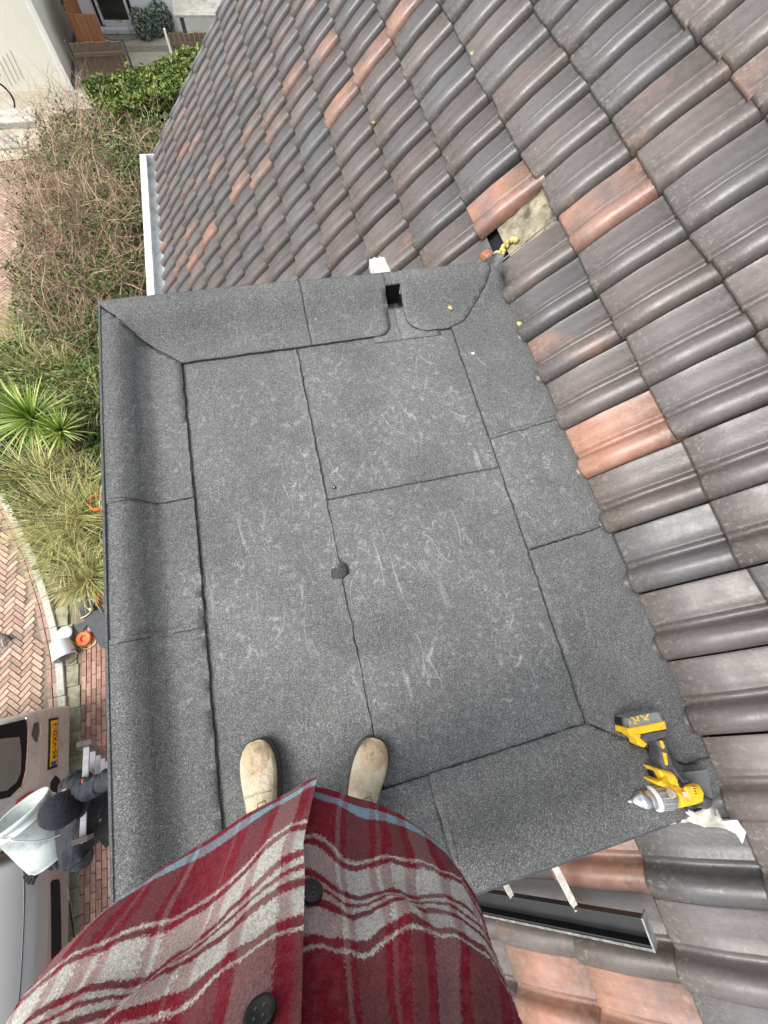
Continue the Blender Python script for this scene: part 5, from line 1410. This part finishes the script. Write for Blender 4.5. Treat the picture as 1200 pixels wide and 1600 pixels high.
# spiky palms
def palm(px, py, zc, L_, n, lab):
    p = at(px, py, zc); t = thing('spiky_palm', lab, 'palm', 'spiky palms in the bed', (p.x, p.y, ZG + .03))
    vs, fs, cs = [], [], []
    for k in range(n):
        a = k * 2.39996 + random.uniform(-.1, .1); el = 1.45 - 1.5 * (k / n) ** .8
        d = V(math.cos(a) * math.cos(el), math.sin(a) * math.cos(el), math.sin(el)); g = random.uniform(.75, 1.3); c = random.choice([(0.18, 0.28, 0.03), (0.26, 0.36, 0.06), (0.38, 0.46, 0.13), (0.08, 0.15, 0.02)])
        if k > n * .92: c = (0.4, 0.34, 0.15)
        blades(vs, fs, cs, p + d * .04, d, L_ * random.uniform(.8, 1.15), .030, .35, tuple(q * g for q in c), 5, .02)
    veg('leaves', (vs, fs, cs), t)
    child_at(obj('trunk', tube([V(p.x, p.y, ZG), p], [.07, .05], 10), pmat('palm_trunk', (.14, .10, .06), bmp=.5)), t)
palm(52, 655, -4.6, .66, 170, 'large spiky green palm at the left edge of the bed')
palm(96, 674, -4.6, .42, 100, 'smaller spiky palm close to the dormer side')

# ================================================================== THINGS ON THE FOOTPATH
ZP = ZG + .03
t = thing('felt_offcuts', 'heap of dark grey felt offcuts on the brick footpath', 'offcuts', loc=tuple(at(140, 960, ZP)))
for k, pl in enumerate(([(113, 936), (130, 922), (152, 938), (166, 962), (140, 965), (128, 962)], [(116, 978), (137, 968), (166, 955), (168, 1014), (158, 1012), (137, 976), (126, 992)], [(128, 962), (142, 950), (168, 958), (168, 1000), (160, 1008)])):
    o = obj('offcut_strip', prism([tuple(at(*p, ZP).xy) for p in pl], ZP + k * .008, ZP + k * .008 + .006), M_TAR); child_at(o, t)
    if k == 0:
        o2 = obj('pale_strip', prism([tuple(at(*p, ZP).xy) for p in ((118, 937), (138, 925), (141, 929), (122, 941))], ZP + .006, ZP + .0085), M_JUG); child_at(o2, t)
# gas torch on the offcuts: hose, valve, lance
t = thing('gas_torch', 'roofing torch with orange hose and brass valve on the dark offcuts', 'torch', loc=tuple(at(145, 950, ZP)))
hz_ = ZP + .04
def path(pp_, z): return [at(a, b, z) for a, b in pp_]
def smooth_path(P, n=6):
    out = []
    for i in range(len(P) - 1):
        p0, p1, p2, p3 = P[max(i - 1, 0)], P[i], P[i + 1], P[min(i + 2, len(P) - 1)]
        for k in range(n):
            f_ = k / n; out.append(0.5 * ((2 * p1) + (p2 - p0) * f_ + (2 * p0 - 5 * p1 + 4 * p2 - p3) * f_ ** 2 + (3 * p1 - p0 - 3 * p2 + p3) * f_ ** 3))
    return out + [P[-1]]
for nm, pts_, r, mt in (('hose', [(135, 905), (148, 907), (154, 920), (153, 938), (149, 946)], .013, M_ORANGE), ('grip', [(150, 940), (146, 948), (143, 954)], .022, M_BLACK), ('lance', [(144, 952), (140, 958), (133, 963), (126, 966)], .010, pmat('brass', (.6, .5, .3), rough=.35, metal=.8)), ('hose_loop', [(144, 953), (136, 950), (133, 942), (138, 937), (148, 938), (151, 944)], .006, M_ALU)):
    child_at(obj(nm, tube(smooth_path(path(pts_, hz_)), r, 8), mt, smooth=True), t)
child_at(obj('valve', lathe(at(144, 952, hz_), at(144, 952, hz_) + V(0, 0, 1), [(0, .03), (.03, .035), (.05, .02)], 12), pmat('brass_valve', (.65, .6, .3), rough=.4, metal=.5), smooth=True), t)
# orange reel lying flat
c = at(134, 998, ZP)
t = thing('tape_roll', 'orange roll lying flat beside the dark offcuts', 'roll', loc=tuple(c))
bm = bmesh.new(); add_lathe(bm, c, c + V(0, 0, 1), [(0, .045), (0, .10), (.06, .10), (.065, .09), (.05, .05), (.0, .045)], 32, False)
child_at(obj('roll_ring', bm, M_ORANGE, smooth=False), t)
child_at(obj('roll_core', lathe(c, c + V(0, 0, 1), [(0, .045), (.03, .045)], 20), pmat('roll_core', (.45, .12, .05))), t)
o = tag(obj('yellow_cord', tube(smooth_path(path([(110, 1000), (122, 1008), (134, 1014), (148, 1006), (150, 1000)], ZP + .012)), .007, 6), M_YGREEN, smooth=True), 'yellow green cord curling round the orange roll', 'cord'); shift(o, at(110, 1000, ZP))
o = tag(obj('cable_coil', tube([at(153, 785, ZP + .30) + V(.13 * math.cos(a) * (1 + .15 * math.sin(a * 3.3)), .13 * math.sin(a) * (1 + .12 * math.cos(a * 2.1)), .02 * math.sin(a * 1.7)) for a in [k * .3 for k in range(110)]], .009, 6), M_ORANGE, smooth=True), 'coil of orange cable half hidden by the dormer edge', 'cable'); shift(o, at(153, 785, ZP))
# white jug and lid
c = at(93, 1002, ZP + .1); e = at(103, 1030, ZP + .1)
t = thing('plastic_jug', 'pale white plastic tub tipped over on the kerb', 'tub', loc=tuple(c))
axj = (e - c).normalized(); 
child_at(obj('tub_body', lathe(c, e, [(0, .10), (.01, .125), (.25, .15), (.27, .155), (.27, .14), (.05, .11)], 28, False), M_JUG, smooth=True), t)
child_at(obj('tub_bottom', lathe(c, e, [(-.001, .10), (.004, .105)], 28), M_JUG), t)
child_at(obj('tub_handle', tube(smooth_path([e + V(.05, .10, .05), e + V(.16, .10, .06), e + V(.18, -.02, .05), e + V(.05, -.08, .02)]), .006, 6), M_BLACKR, smooth=True), t)
c = at(101, 990, ZP + .06); o = tag(obj('round_lid', lathe(c, c + V(.15, .2, 1), [(0, .10), (.012, .105), (.018, .10), (.02, .02)], 28), M_JUG, smooth=True), 'round pale lid lying above the tipped white tub', 'lid'); shift(o, c)
# hammer-like tool on the road
t = thing('road_tool', 'small dark T-shaped hand tool lying on the herringbone road', 'hand tool', loc=tuple(at(4, 1000, ZG + .02)))
child_at(obj('tool_head', tube(path([(-6, 993), (6, 994), (18, 999)], ZG + .03), [.022, .03, .014], 8), M_TGREY, smooth=True), t)
child_at(obj('tool_handle', tube(path([(3, 994), (4, 1003), (7, 1011)], ZG + .03), .013, 8), pmat('tool_handle', (.3, .32, .33), rough=.4), smooth=True), t)
o = tag(obj('kerb_stone', tube([at(51, 889, ZG + .08), at(54, 886, ZG + .12), at(57, 884, ZG + .10)], [.02, .045, .012], 10), M_TGREY, smooth=True), 'small dark stone lying on the kerb beside the grass', 'stone'); shift(o, at(54, 886, ZG + .08))

# ================================================================== CARS
def car(lab, xf, y0, y1, z_bumper_front, mat, profile, loc):
    """car standing along -X with its end panel at x = xf facing the house"""
    t = thing('parked_car', lab, 'car', 'cars parked nose and tail to the house', loc)
    n = 16; cy = (y0 + y1) / 2; hw = (y1 - y0) / 2
    bm = bmesh.new(); rings = []
    for (dx, zb_, zs, zr, ws, wr) in profile:     # distance behind the end, bottom, shoulder, roof heights, half-width factors
        r_ = []
        for k in range(n + 1):
            t_ = k / n - .5; s_ = math.copysign(1, t_); a_ = abs(t_) * 2      # 0 at roof centre .. 1 at sill
            if a_ < .35: f_ = a_ / .35; y = wr * hw * f_; z = zr - .03 * f_ ** 3
            elif a_ < .62: f_ = (a_ - .35) / .27; y = hw * (wr + (ws - wr) * f_); z = zr - .03 + (zs - zr + .03) * f_
            else: f_ = (a_ - .62) / .38; y = hw * (ws + .02 * math.sin(f_ * 3.14)); z = zs + (zb_ - zs) * f_
            r_.append(bm.verts.new((xf - dx, cy + s_ * y, ZG + z)))
        rings.append(r_)
    for p, q in zip(rings[:-1], rings[1:]):
        for k in range(n): bm.faces.new((p[k], q[k], q[k + 1], p[k + 1]))
    for r_, rev in ((rings[0], 0), (rings[-1], 1)):
        m_ = n // 2
        for k in range(m_):
            a, b, c_, d_ = r_[k], r_[k + 1], r_[n - k - 1], r_[n - k]
            if k == m_ - 1: bm.faces.new((a, b, d_))
            else: bm.faces.new((a, b, c_, d_))
    bmesh.ops.recalc_face_normals(bm, faces=bm.faces)
    me = bpy.data.meshes.new('c'); bm.to_mesh(me); bm.free(); o = bpy.data.objects.new('c', me); COL.objects.link(o)
    mo = o.modifiers.new('s', 'SUBSURF'); mo.levels = 2; mo.render_levels = 2
    b = obj('body', evaluated(o, 'c'), mat, smooth=True); child_at(b, t)
    bv = BVHTree.FromPolygons([v.co for v in b.data.vertices], [list(p.vertices) for p in b.data.polygons])
    vs_, fs_ = [], []
    for p in b.data.polygons:
        c_ = p.center
        if .96 < c_.z - ZG < 1.40 and abs(p.normal.z) < .80 and profile[2][0] + .32 < xf - c_.x < profile[-3][0] + .1:
            k0 = len(vs_)
            for vi in p.vertices: vs_.append(b.data.vertices[vi].co + p.normal * .006)
            fs_.append(tuple(range(k0, k0 + len(p.vertices))))
    if fs_: child_at(obj('side_glass', (vs_, fs_), M_GLASS, smooth=True), t)
    def panel(name, poly, mt, off=.004, th=.012, parent=None, res=.04, smooth=True):
        """panel seen in the y-z plane, laid onto the end of the body"""
        bm = bmesh.new(); f_ = bm.faces.new([bm.verts.new((0, y, z)) for y, z in poly])
        for ax, lo, hi in ((1, min(p[0] for p in poly), max(p[0] for p in poly)), (2, min(p[1] for p in poly), max(p[1] for p in poly))):
            k = math.ceil(lo / res)
            while k * res < hi:
                co = [0, 0, 0]; no = [0, 0, 0]; co[ax] = k * res; no[ax] = 1
                bmesh.ops.bisect_plane(bm, geom=bm.verts[:] + bm.edges[:] + bm.faces[:], plane_co=co, plane_no=no, dist=1e-5); k += 1
        lastx = xf
        for v in bm.verts:
            h = bv.ray_cast(Vector((xf + 2, v.co.y, v.co.z)), Vector((-1, 0, 0)))
            v.co.x = (h[0].x if h[0] is not None else lastx) + off + th
            lastx = v.co.x - off - th
        be = [e for e in bm.edges if e.is_boundary]; r_ = bmesh.ops.extrude_edge_only(bm, edges=be)
        for v in r_['geom']:
            if isinstance(v, bmesh.types.BMVert): v.co.x -= th + off + .01
        bmesh.ops.recalc_face_normals(bm, faces=bm.faces)
        o = obj(name, bm, mt, smooth=False)
        if parent: o.parent = parent
        else: child_at(o, t)
        return o
    for sx_, wx in (('f', .75), ('r', profile[-1][0] - .8)):
        for s_ in (-1, 1):
            a = V(xf - wx, cy + s_ * (hw - .20), ZG + .31)
            wl = obj('wheel', lathe(a, a + V(0, s_, 0), [(0, .29), (.01, .31), (.19, .31), (.205, .28)], 28), M_BLACKR, smooth=True); child_at(wl, t)
            o = obj('rim', lathe(a + V(0, s_ * .2, 0), a + V(0, s_ * 2, 0), [(0, .19), (.012, .18), (.005, .06)], 20), M_ALU, smooth=True); o.parent = wl
    return t, b, panel, bv
def yz(px, py, x=-3.86):
    p = at_x(px, py, x); return (p.y, p.z)
# car seen from behind: hatch with window, handle, plate and red lamp
prof1 = [(0.0, .28, .62, .80, .96, .86), (.03, .25, .74, .96, 1.0, .88), (.10, .24, .90, 1.20, 1.0, .86), (.20, .24, .98, 1.44, 1.0, .82), (.34, .24, 1.0, 1.60, 1.0, .80), (.7, .24, 1.0, 1.66, 1.0, .80), (2.0, .24, .98, 1.64, 1.0, .80), (2.8, .24, .95, 1.3, 1.0, .80), (3.3, .24, .88, .98, 1.0, .86), (3.9, .26, .70, .80, .96, .88), (4.0, .3, .55, .62, .9, .85)]
cT, cB, panel, bv1 = car('warm grey hatchback seen from behind with yellow number plate', -3.82, -1.02, 0.34, 0, M_CAR, prof1, (-5.8, -.35, ZG))
def hit_yz(bv, px, py):
    d = (RX * (px - 600) + RY * (py - 800) + RZ * F).normalized(); h = bv.ray_cast(Vector((0, 0, CZ)), d)
    if h[0] is None: return None
    return (h[0].y, h[0].z)
def hits(bv, pl):
    out = []
    for a, b in pl:
        h = hit_yz(bv, a, b)
        if h is None: p = at_x(a, b, -3.9); h = (p.y, p.z)
        out.append(h)
    return out
wf = panel('rear_window', hits(bv1, [(38, 1124), (37, 1205), (30, 1230), (14, 1246), (-12, 1252), (-25, 1190), (-20, 1138)]), M_BLACKR, .002, .008)
panel('pane', hits(bv1, [(28, 1152), (31, 1175), (30, 1208), (24, 1222), (8, 1236), (-6, 1238), (-12, 1200), (-10, 1156)]), M_CGLASS, .006, .010, wf)
panel('chrome_strip', hits(bv1, [(39, 1122), (41.5, 1122), (40, 1205), (33, 1232), (31, 1230), (37.5, 1204)]), M_STEEL, .002, .012)
hd_ = panel('door_handle', hits(bv1, [(53, 1130), (58, 1128), (59, 1146), (56, 1160), (53, 1156), (49, 1148)]), M_TGREY, .002, .012)
panel('handle_grip', hits(bv1, [(57, 1130), (59, 1133), (61, 1145), (57, 1158), (56, 1155), (58, 1145)]), M_STEEL, .004, .03, hd_)
panel('tail_light', hits(bv1, [(66, 1233), (66, 1241), (52, 1247), (24, 1262), (26, 1250), (44, 1238)]), M_REDL, .004, .02)
panel('fog_lamp', hits(bv1, [(86, 1212), (92, 1218), (94, 1232), (88, 1240), (77, 1238), (79, 1222)]), M_BLACK, .002, .01)
panel('light_gap', hits(bv1, [(76, 1236), (66, 1245), (40, 1256), (10, 1272), (10, 1274.5), (42, 1260), (67, 1248), (78, 1239)]), M_BLACK, .001, .006)
pq = hits(bv1, [(90.5, 1126), (79, 1127), (74, 1199), (86, 1195)])
pcx = (pq[0][0] + pq[3][0]) / 2; pcy0 = min(pq[2][0], pq[3][0]); pcy1 = max(pq[0][0], pq[1][0]); zc = sum(p[1] for p in pq) / 4
yc_ = (pcy0 + pcy1) / 2
panel('plate_recess', [(yc_ - .29, zc - .085), (yc_ + .29, zc - .085), (yc_ + .29, zc + .085), (yc_ - .29, zc + .085)], M_BLACK, .001, .006)
pl_ = panel('number_plate', [(yc_ - .26, zc - .055), (yc_ + .26, zc - .055), (yc_ + .26, zc + .055), (yc_ - .26, zc + .055)], M_PLATE, .006, .014, res=.3)
xs_ = [v.co.x for v in pl_.data.vertices]; zs_ = [v.co.z for v in pl_.data.vertices]
vt = sorted(pl_.data.vertices, key=lambda v: -v.co.x)
top = [v.co.x for v in pl_.data.vertices if v.co.z > zc + .05]; bot = [v.co.x for v in pl_.data.vertices if v.co.z < zc - .05]
xt, xb = max(top), max(bot)
pn = V(.11, 0, (xb - xt)).normalized(); pcn = V((xt + xb) / 2, yc_, zc) + pn * .005
place_text('65-VXD-3', .098, pcn + V(0, .022, 0) + pn * .001, (0, 1, 0), pn, 'plate_number', M_BLACK, pl_, .001, 1.0)
bm = bmesh.new(); up_ = pn.cross(V(0, 1, 0)); rotm = Matrix((V(0, 1, 0), up_ * -1, pn * -1)).transposed() if False else Matrix((V(0, 1, 0), pn.cross(V(0, 1, 0)), pn)).transposed()
add_box(bm, pcn + V(0, -.235, 0), (.050, .108, .006), rotm); o = obj('country_band', bm, M_BLUE); o.parent = pl_
place_text('NL', .035, pcn + V(0, -.235, 0) + pn * .004 - pn.cross(V(0, 1, 0)) * .03, (0, 1, 0), pn, 'country_letters', M_WHT, pl_, .0008)
# second car, front bumper towards the house
prof2 = [(0.0, .26, .52, .60, .90, .80), (.05, .22, .66, .72, .98, .86), (.14, .20, .80, .84, 1.0, .88), (.34, .20, .90, .95, 1.0, .88), (.9, .20, .96, 1.05, 1.0, .86), (1.4, .22, .98, 1.30, 1.0, .82), (1.9, .24, 1.0, 1.50, 1.0, .80), (3.0, .24, 1.0, 1.50, 1.0, .80), (3.6, .24, .98, 1.2, 1.0, .8), (3.9, .26, .8, .9, .96, .86), (4.0, .3, .55, .62, .9, .85)]
c2, b2, panel2, bv2 = car('silver grey car with long black lower grille beside the plaid shirt', -3.80, -2.74, -1.16, 0, M_CAR2, prof2, (-5.8, -1.95, ZG))
panel2('lower_grille', hits(bv2, [(79, 1380), (82, 1375), (91, 1374), (93, 1382), (95, 1490), (80, 1508)]), M_BLACKR, .002, .006)
panel2('hood_seam', [(-2.60, ZG + .80), (-1.30, ZG + .80), (-1.30, ZG + .806), (-2.60, ZG + .806)], M_BLACK, .001, .003)
panel2('bumper_seam', hits(bv2, [(104.5, 1385), (106, 1385), (107, 1490), (105.5, 1490)]), M_STEEL, .001, .008)
h_ = at(100, 1333, ZG + .45)

# ================================================================== NEIGHBOURING GARDEN
YB = 15.6
nb = thing('cream_building', 'cream rendered building at the far left with white corner', 'building', loc=(-8, 17, ZG))
bm = bmesh.new(); add_box(bm, (-8.45, 18.6, ZG + 2.6), (8.3, 6.0, 5.2)); child_at(obj('wall', bm, M_WALL), nb)
bm = bmesh.new()
for k in range(5): add_box(bm, (-5.6 + .12 * k - .6 * (k > 3), YB - .004, ZG + .35 + .05 * k), (.012, .01, .5), Matrix.Rotation(.1, 3, 'Y'))
child_at(obj('wall_marks', bm, pmat('dull_render', (.5, .5, .42))), nb)  # thin upright bars, duller than the cream render
child_at(obj('corner_trim', box((-4.26, YB - .012, ZG + 2.6), (.10, .03, 5.2)), M_WALLW), nb)
child_at(obj('roof', box((-8.45, 18.6, ZG + 5.28), (8.7, 6.4, .16)), M_CLAD), nb)
hs = thing('white_house', 'white rendered house with black framed glass door above a terrace', 'house', loc=(0, 20, ZG))
YH = 18.5
child_at(obj('wall', box((0.2, YH + 3.0, ZG + 2.7), (8.6, 6.0, 5.4)), M_WALLW), hs)
child_at(obj('roof', box((0.2, YH + 3.0, ZG + 5.46), (9.0, 6.4, .14)), M_CLAD), hs)
bm = bmesh.new()
for xx in (-3.95, -3.85): add_tube(bm, [(xx, YH - 1.2, ZG), (xx, YH - 1.2, ZG + 3.2)], .03, 8)
child_at(obj('drainpipe', bm, M_TGREY, smooth=True), hs)
dx0, dx1 = at(163, 50, ZG + .12).x, at(210, 42, ZG + .12).x
dw = dx1 - dx0
door = obj('door', box(((dx0 + dx1) / 2, YH - .02, ZG + 1.22), (dw + .16, .06, 2.2), None, .004), M_BLACK); child_at(door, hs)
bm = bmesh.new()
for (cx, cz, sx_, sz_) in ((dx0 + .03, 1.22, .07, 2.1), (dx1 - .03, 1.22, .07, 2.1), ((dx0 + dx1) / 2, .2, dw - .1, .12), ((dx0 + dx1) / 2, 2.24, dw - .1, .08)):
    add_box(bm, (cx, YH - .055, ZG + cz), (sx_, .05, sz_), None, .003)
o = obj('door_frame', bm, M_WHITE); o.parent = door
o = obj('glass_pane', box(((dx0 + dx1) / 2, YH - .053, ZG + 1.22), (dw - .12, .02, 1.94)), M_GLASS); o.parent = door
o = obj('door_sill', box(((dx0 + dx1) / 2, YH - .14, ZG + .09), (dw + .22, .20, .09), None, .006), M_WHITE); child_at(o, hs)
# terrace between, in bands
quad([(-4.2, 14.7, ZG + .02), (3.5, 14.7, ZG + .02), (3.5, YH, ZG + .02), (-4.2, YH, ZG + .02)], 'terrace', M_TERR)
for yy, w_ in ((17.55, .28), (16.55, .22)):
    bm = bmesh.new(); add_box(bm, (-.2, yy, ZG + .02), (6.4, w_, .03), Matrix.Rotation(.02, 3, 'Z'), .004); struct('terrace_band', bm, M_TERRD)
mt = thing('doormat', 'dark half round doormat in front of the glass door', 'doormat', loc=((dx0 + dx1) / 2, YH - .35, ZG + .03))
mcx = (dx0 + dx1) / 2
child_at(obj('mat_pile', prism([(mcx + .48 * math.cos(a), YH - .26 + .32 * math.sin(a)) for a in [math.pi + math.pi * k / 14 for k in range(15)]], ZG + .022, ZG + .045), M_TERRD), mt)
for k, (px, py, r, lab) in enumerate(((222, 38, .26, 'grey green shrub left of two beside the glass door'), (241, 34, .24, 'grey green shrub in the middle beside the glass door'), (252, 28, .30, 'taller grey green shrub right of the glass door'))):
    p = at(px, py, ZG + .3); t = thing('potted_shrub', lab, 'shrub', 'grey green shrubs by the door', (p.x, p.y, ZG + .02)); pts = []
    for _ in range(1100):
        v = V(random.gauss(0, 1), random.gauss(0, 1), random.gauss(0, 1)).normalized() * r * random.uniform(.6, 1.05); v.z *= 1.15; pts.append(p + v)
    veg('foliage', leaves_mesh('f', pts, .07, [(0.20, 0.25, 0.19), (0.28, 0.33, 0.26), (0.13, 0.17, 0.12)]), t)
    child_at(obj('stem', tube([V(p.x, p.y, ZG + .02), p], .04, 8), M_FENCE), t)
def boards(p0, p1, z0, z1, name, mat, n, parent, th=.03):
    p0, p1 = Vector(p0), Vector(p1); d = (p1 - p0); L_ = d.length; d.normalize(); bm = bmesh.new(); an = math.atan2(d.y, d.x)
    for k in range(n):
        c = p0 + d * (L_ * (k + .5) / n); add_box(bm, (c.x, c.y, (z0 + z1) / 2 + random.uniform(-.01, .01)), (L_ / n - .012, th, z1 - z0), Matrix.Rotation(an, 3, 'Z'), .004)
    for zz in (z0 + .25, z1 - .2):
        c = (p0 + p1) / 2 + V(-d.y, d.x) * -.03; add_box(bm, (c.x, c.y, zz), (L_, .03, .07), Matrix.Rotation(an, 3, 'Z'))
    return child_at(obj(name, bm, mat), parent)
a, b = at(126, 100, ZG + .5).xy, at(178, 72, ZG + .9).xy
t = thing('wooden_fence', 'dark brown slatted fence between the shrubs and the orange panel', 'fence', loc=(-3.6, 15.6, ZG))
boards((-3.78, 15.35), (-2.60, 15.45), ZG + .02, ZG + .95, 'slat_panel', M_FENCE, 10, t)
child_at(obj('fence_post', box((-2.55, 15.45, ZG + .50), (.05, .05, 1.0)), M_TGREY), t)
child_at(obj('fence_post', box((-3.83, 15.35, ZG + .50), (.05, .05, 1.0)), M_TGREY), t)
t = thing('wooden_fence', 'brown slatted fence at the right end of the terrace beside the roof', 'fence', loc=(-1, 16.4, ZG))
boards((-1.50, 16.1), (0.3, 16.05), ZG + .02, ZG + .85, 'slat_panel', M_FENCE, 14, t)
child_at(obj('fence_post', box((-1.55, 16.1, ZG + .46), (.05, .05, .92)), M_WALLW), t)
t = thing('garden_screen', 'orange brown wooden corner screen standing against the white wall', 'screen', loc=(-3.8, 17.2, ZG))
bm = bmesh.new()
vs = [(-3.86, 16.55), (-3.86, 18.3)]
for k in range(12):
    y = 16.55 + 1.75 * (k + .5) / 12; hh = 1.0 + 0.75 * (k / 11); add_box(bm, (-3.82, y, ZG + .02 + hh / 2), (.04, 1.75 / 12 - .006, hh), None, .004)
child_at(obj('side_boards', bm, M_RUST), t)
bm = bmesh.new()
for k in range(5): add_box(bm, (-3.73 + .13 * k, 16.53, ZG + .52), (.124, .04, 1.0), None, .004)
child_at(obj('front_boards', bm, M_RUST), t)
# pale steps at the far left and the slab at the upper right
bm = bmesh.new()
add_box(bm, (-6.3, 14.25, ZG + .05), (2.6, .62, .16), Matrix.Rotation(.06, 3, 'Z'), .01); add_box(bm, (-6.4, 13.35, ZG + .0), (2.4, .5, .12), Matrix.Rotation(.06, 3, 'Z'), .01)
struct('garden_steps', bm, M_CONC)
quad([(-9, 12.4, ZG + .006), (-4.3, 12.9, ZG + .006), (-4.2, 15.6, ZG + .006), (-9, 15.6, ZG + .006)], 'garden_path', M_TERR)
tb = thing('garden_table', 'light grey garden table top behind the brown fence', 'table', loc=(-.9, 17.5, ZG))
child_at(obj('table_top', box((-.55, 17.6, ZG + .78), (1.5, .95, .05), None, .01), M_CONC), tb)
for sx_ in (-.6, .6):
    for sy_ in (-.35, .35): child_at(obj('leg', box((-.55 + sx_, 17.6 + sy_, ZG + .39), (.06, .06, .74)), M_TGREY), tb)
t = thing('bicycle_wheel', 'dark bicycle wheel at the far left edge against the cream wall', 'wheel', loc=(-5.75, 15.2, ZG))
c = at(-6, 152, ZG + .33)
child_at(obj('tyre', tube([c + V(.33 * math.cos(a), .05 * math.cos(a), .33 * math.sin(a)) for a in [2 * math.pi * k / 32 for k in range(33)]], .02, 6), M_BLACKR, smooth=True), t)

for o in list(bpy.data.objects):
    if o.type == 'MESH' and o.data.users and not o.users_collection: bpy.data.objects.remove(o)
print('objects', len(bpy.data.objects), 'tiles verts', len(verts), 'missing', MISSING)
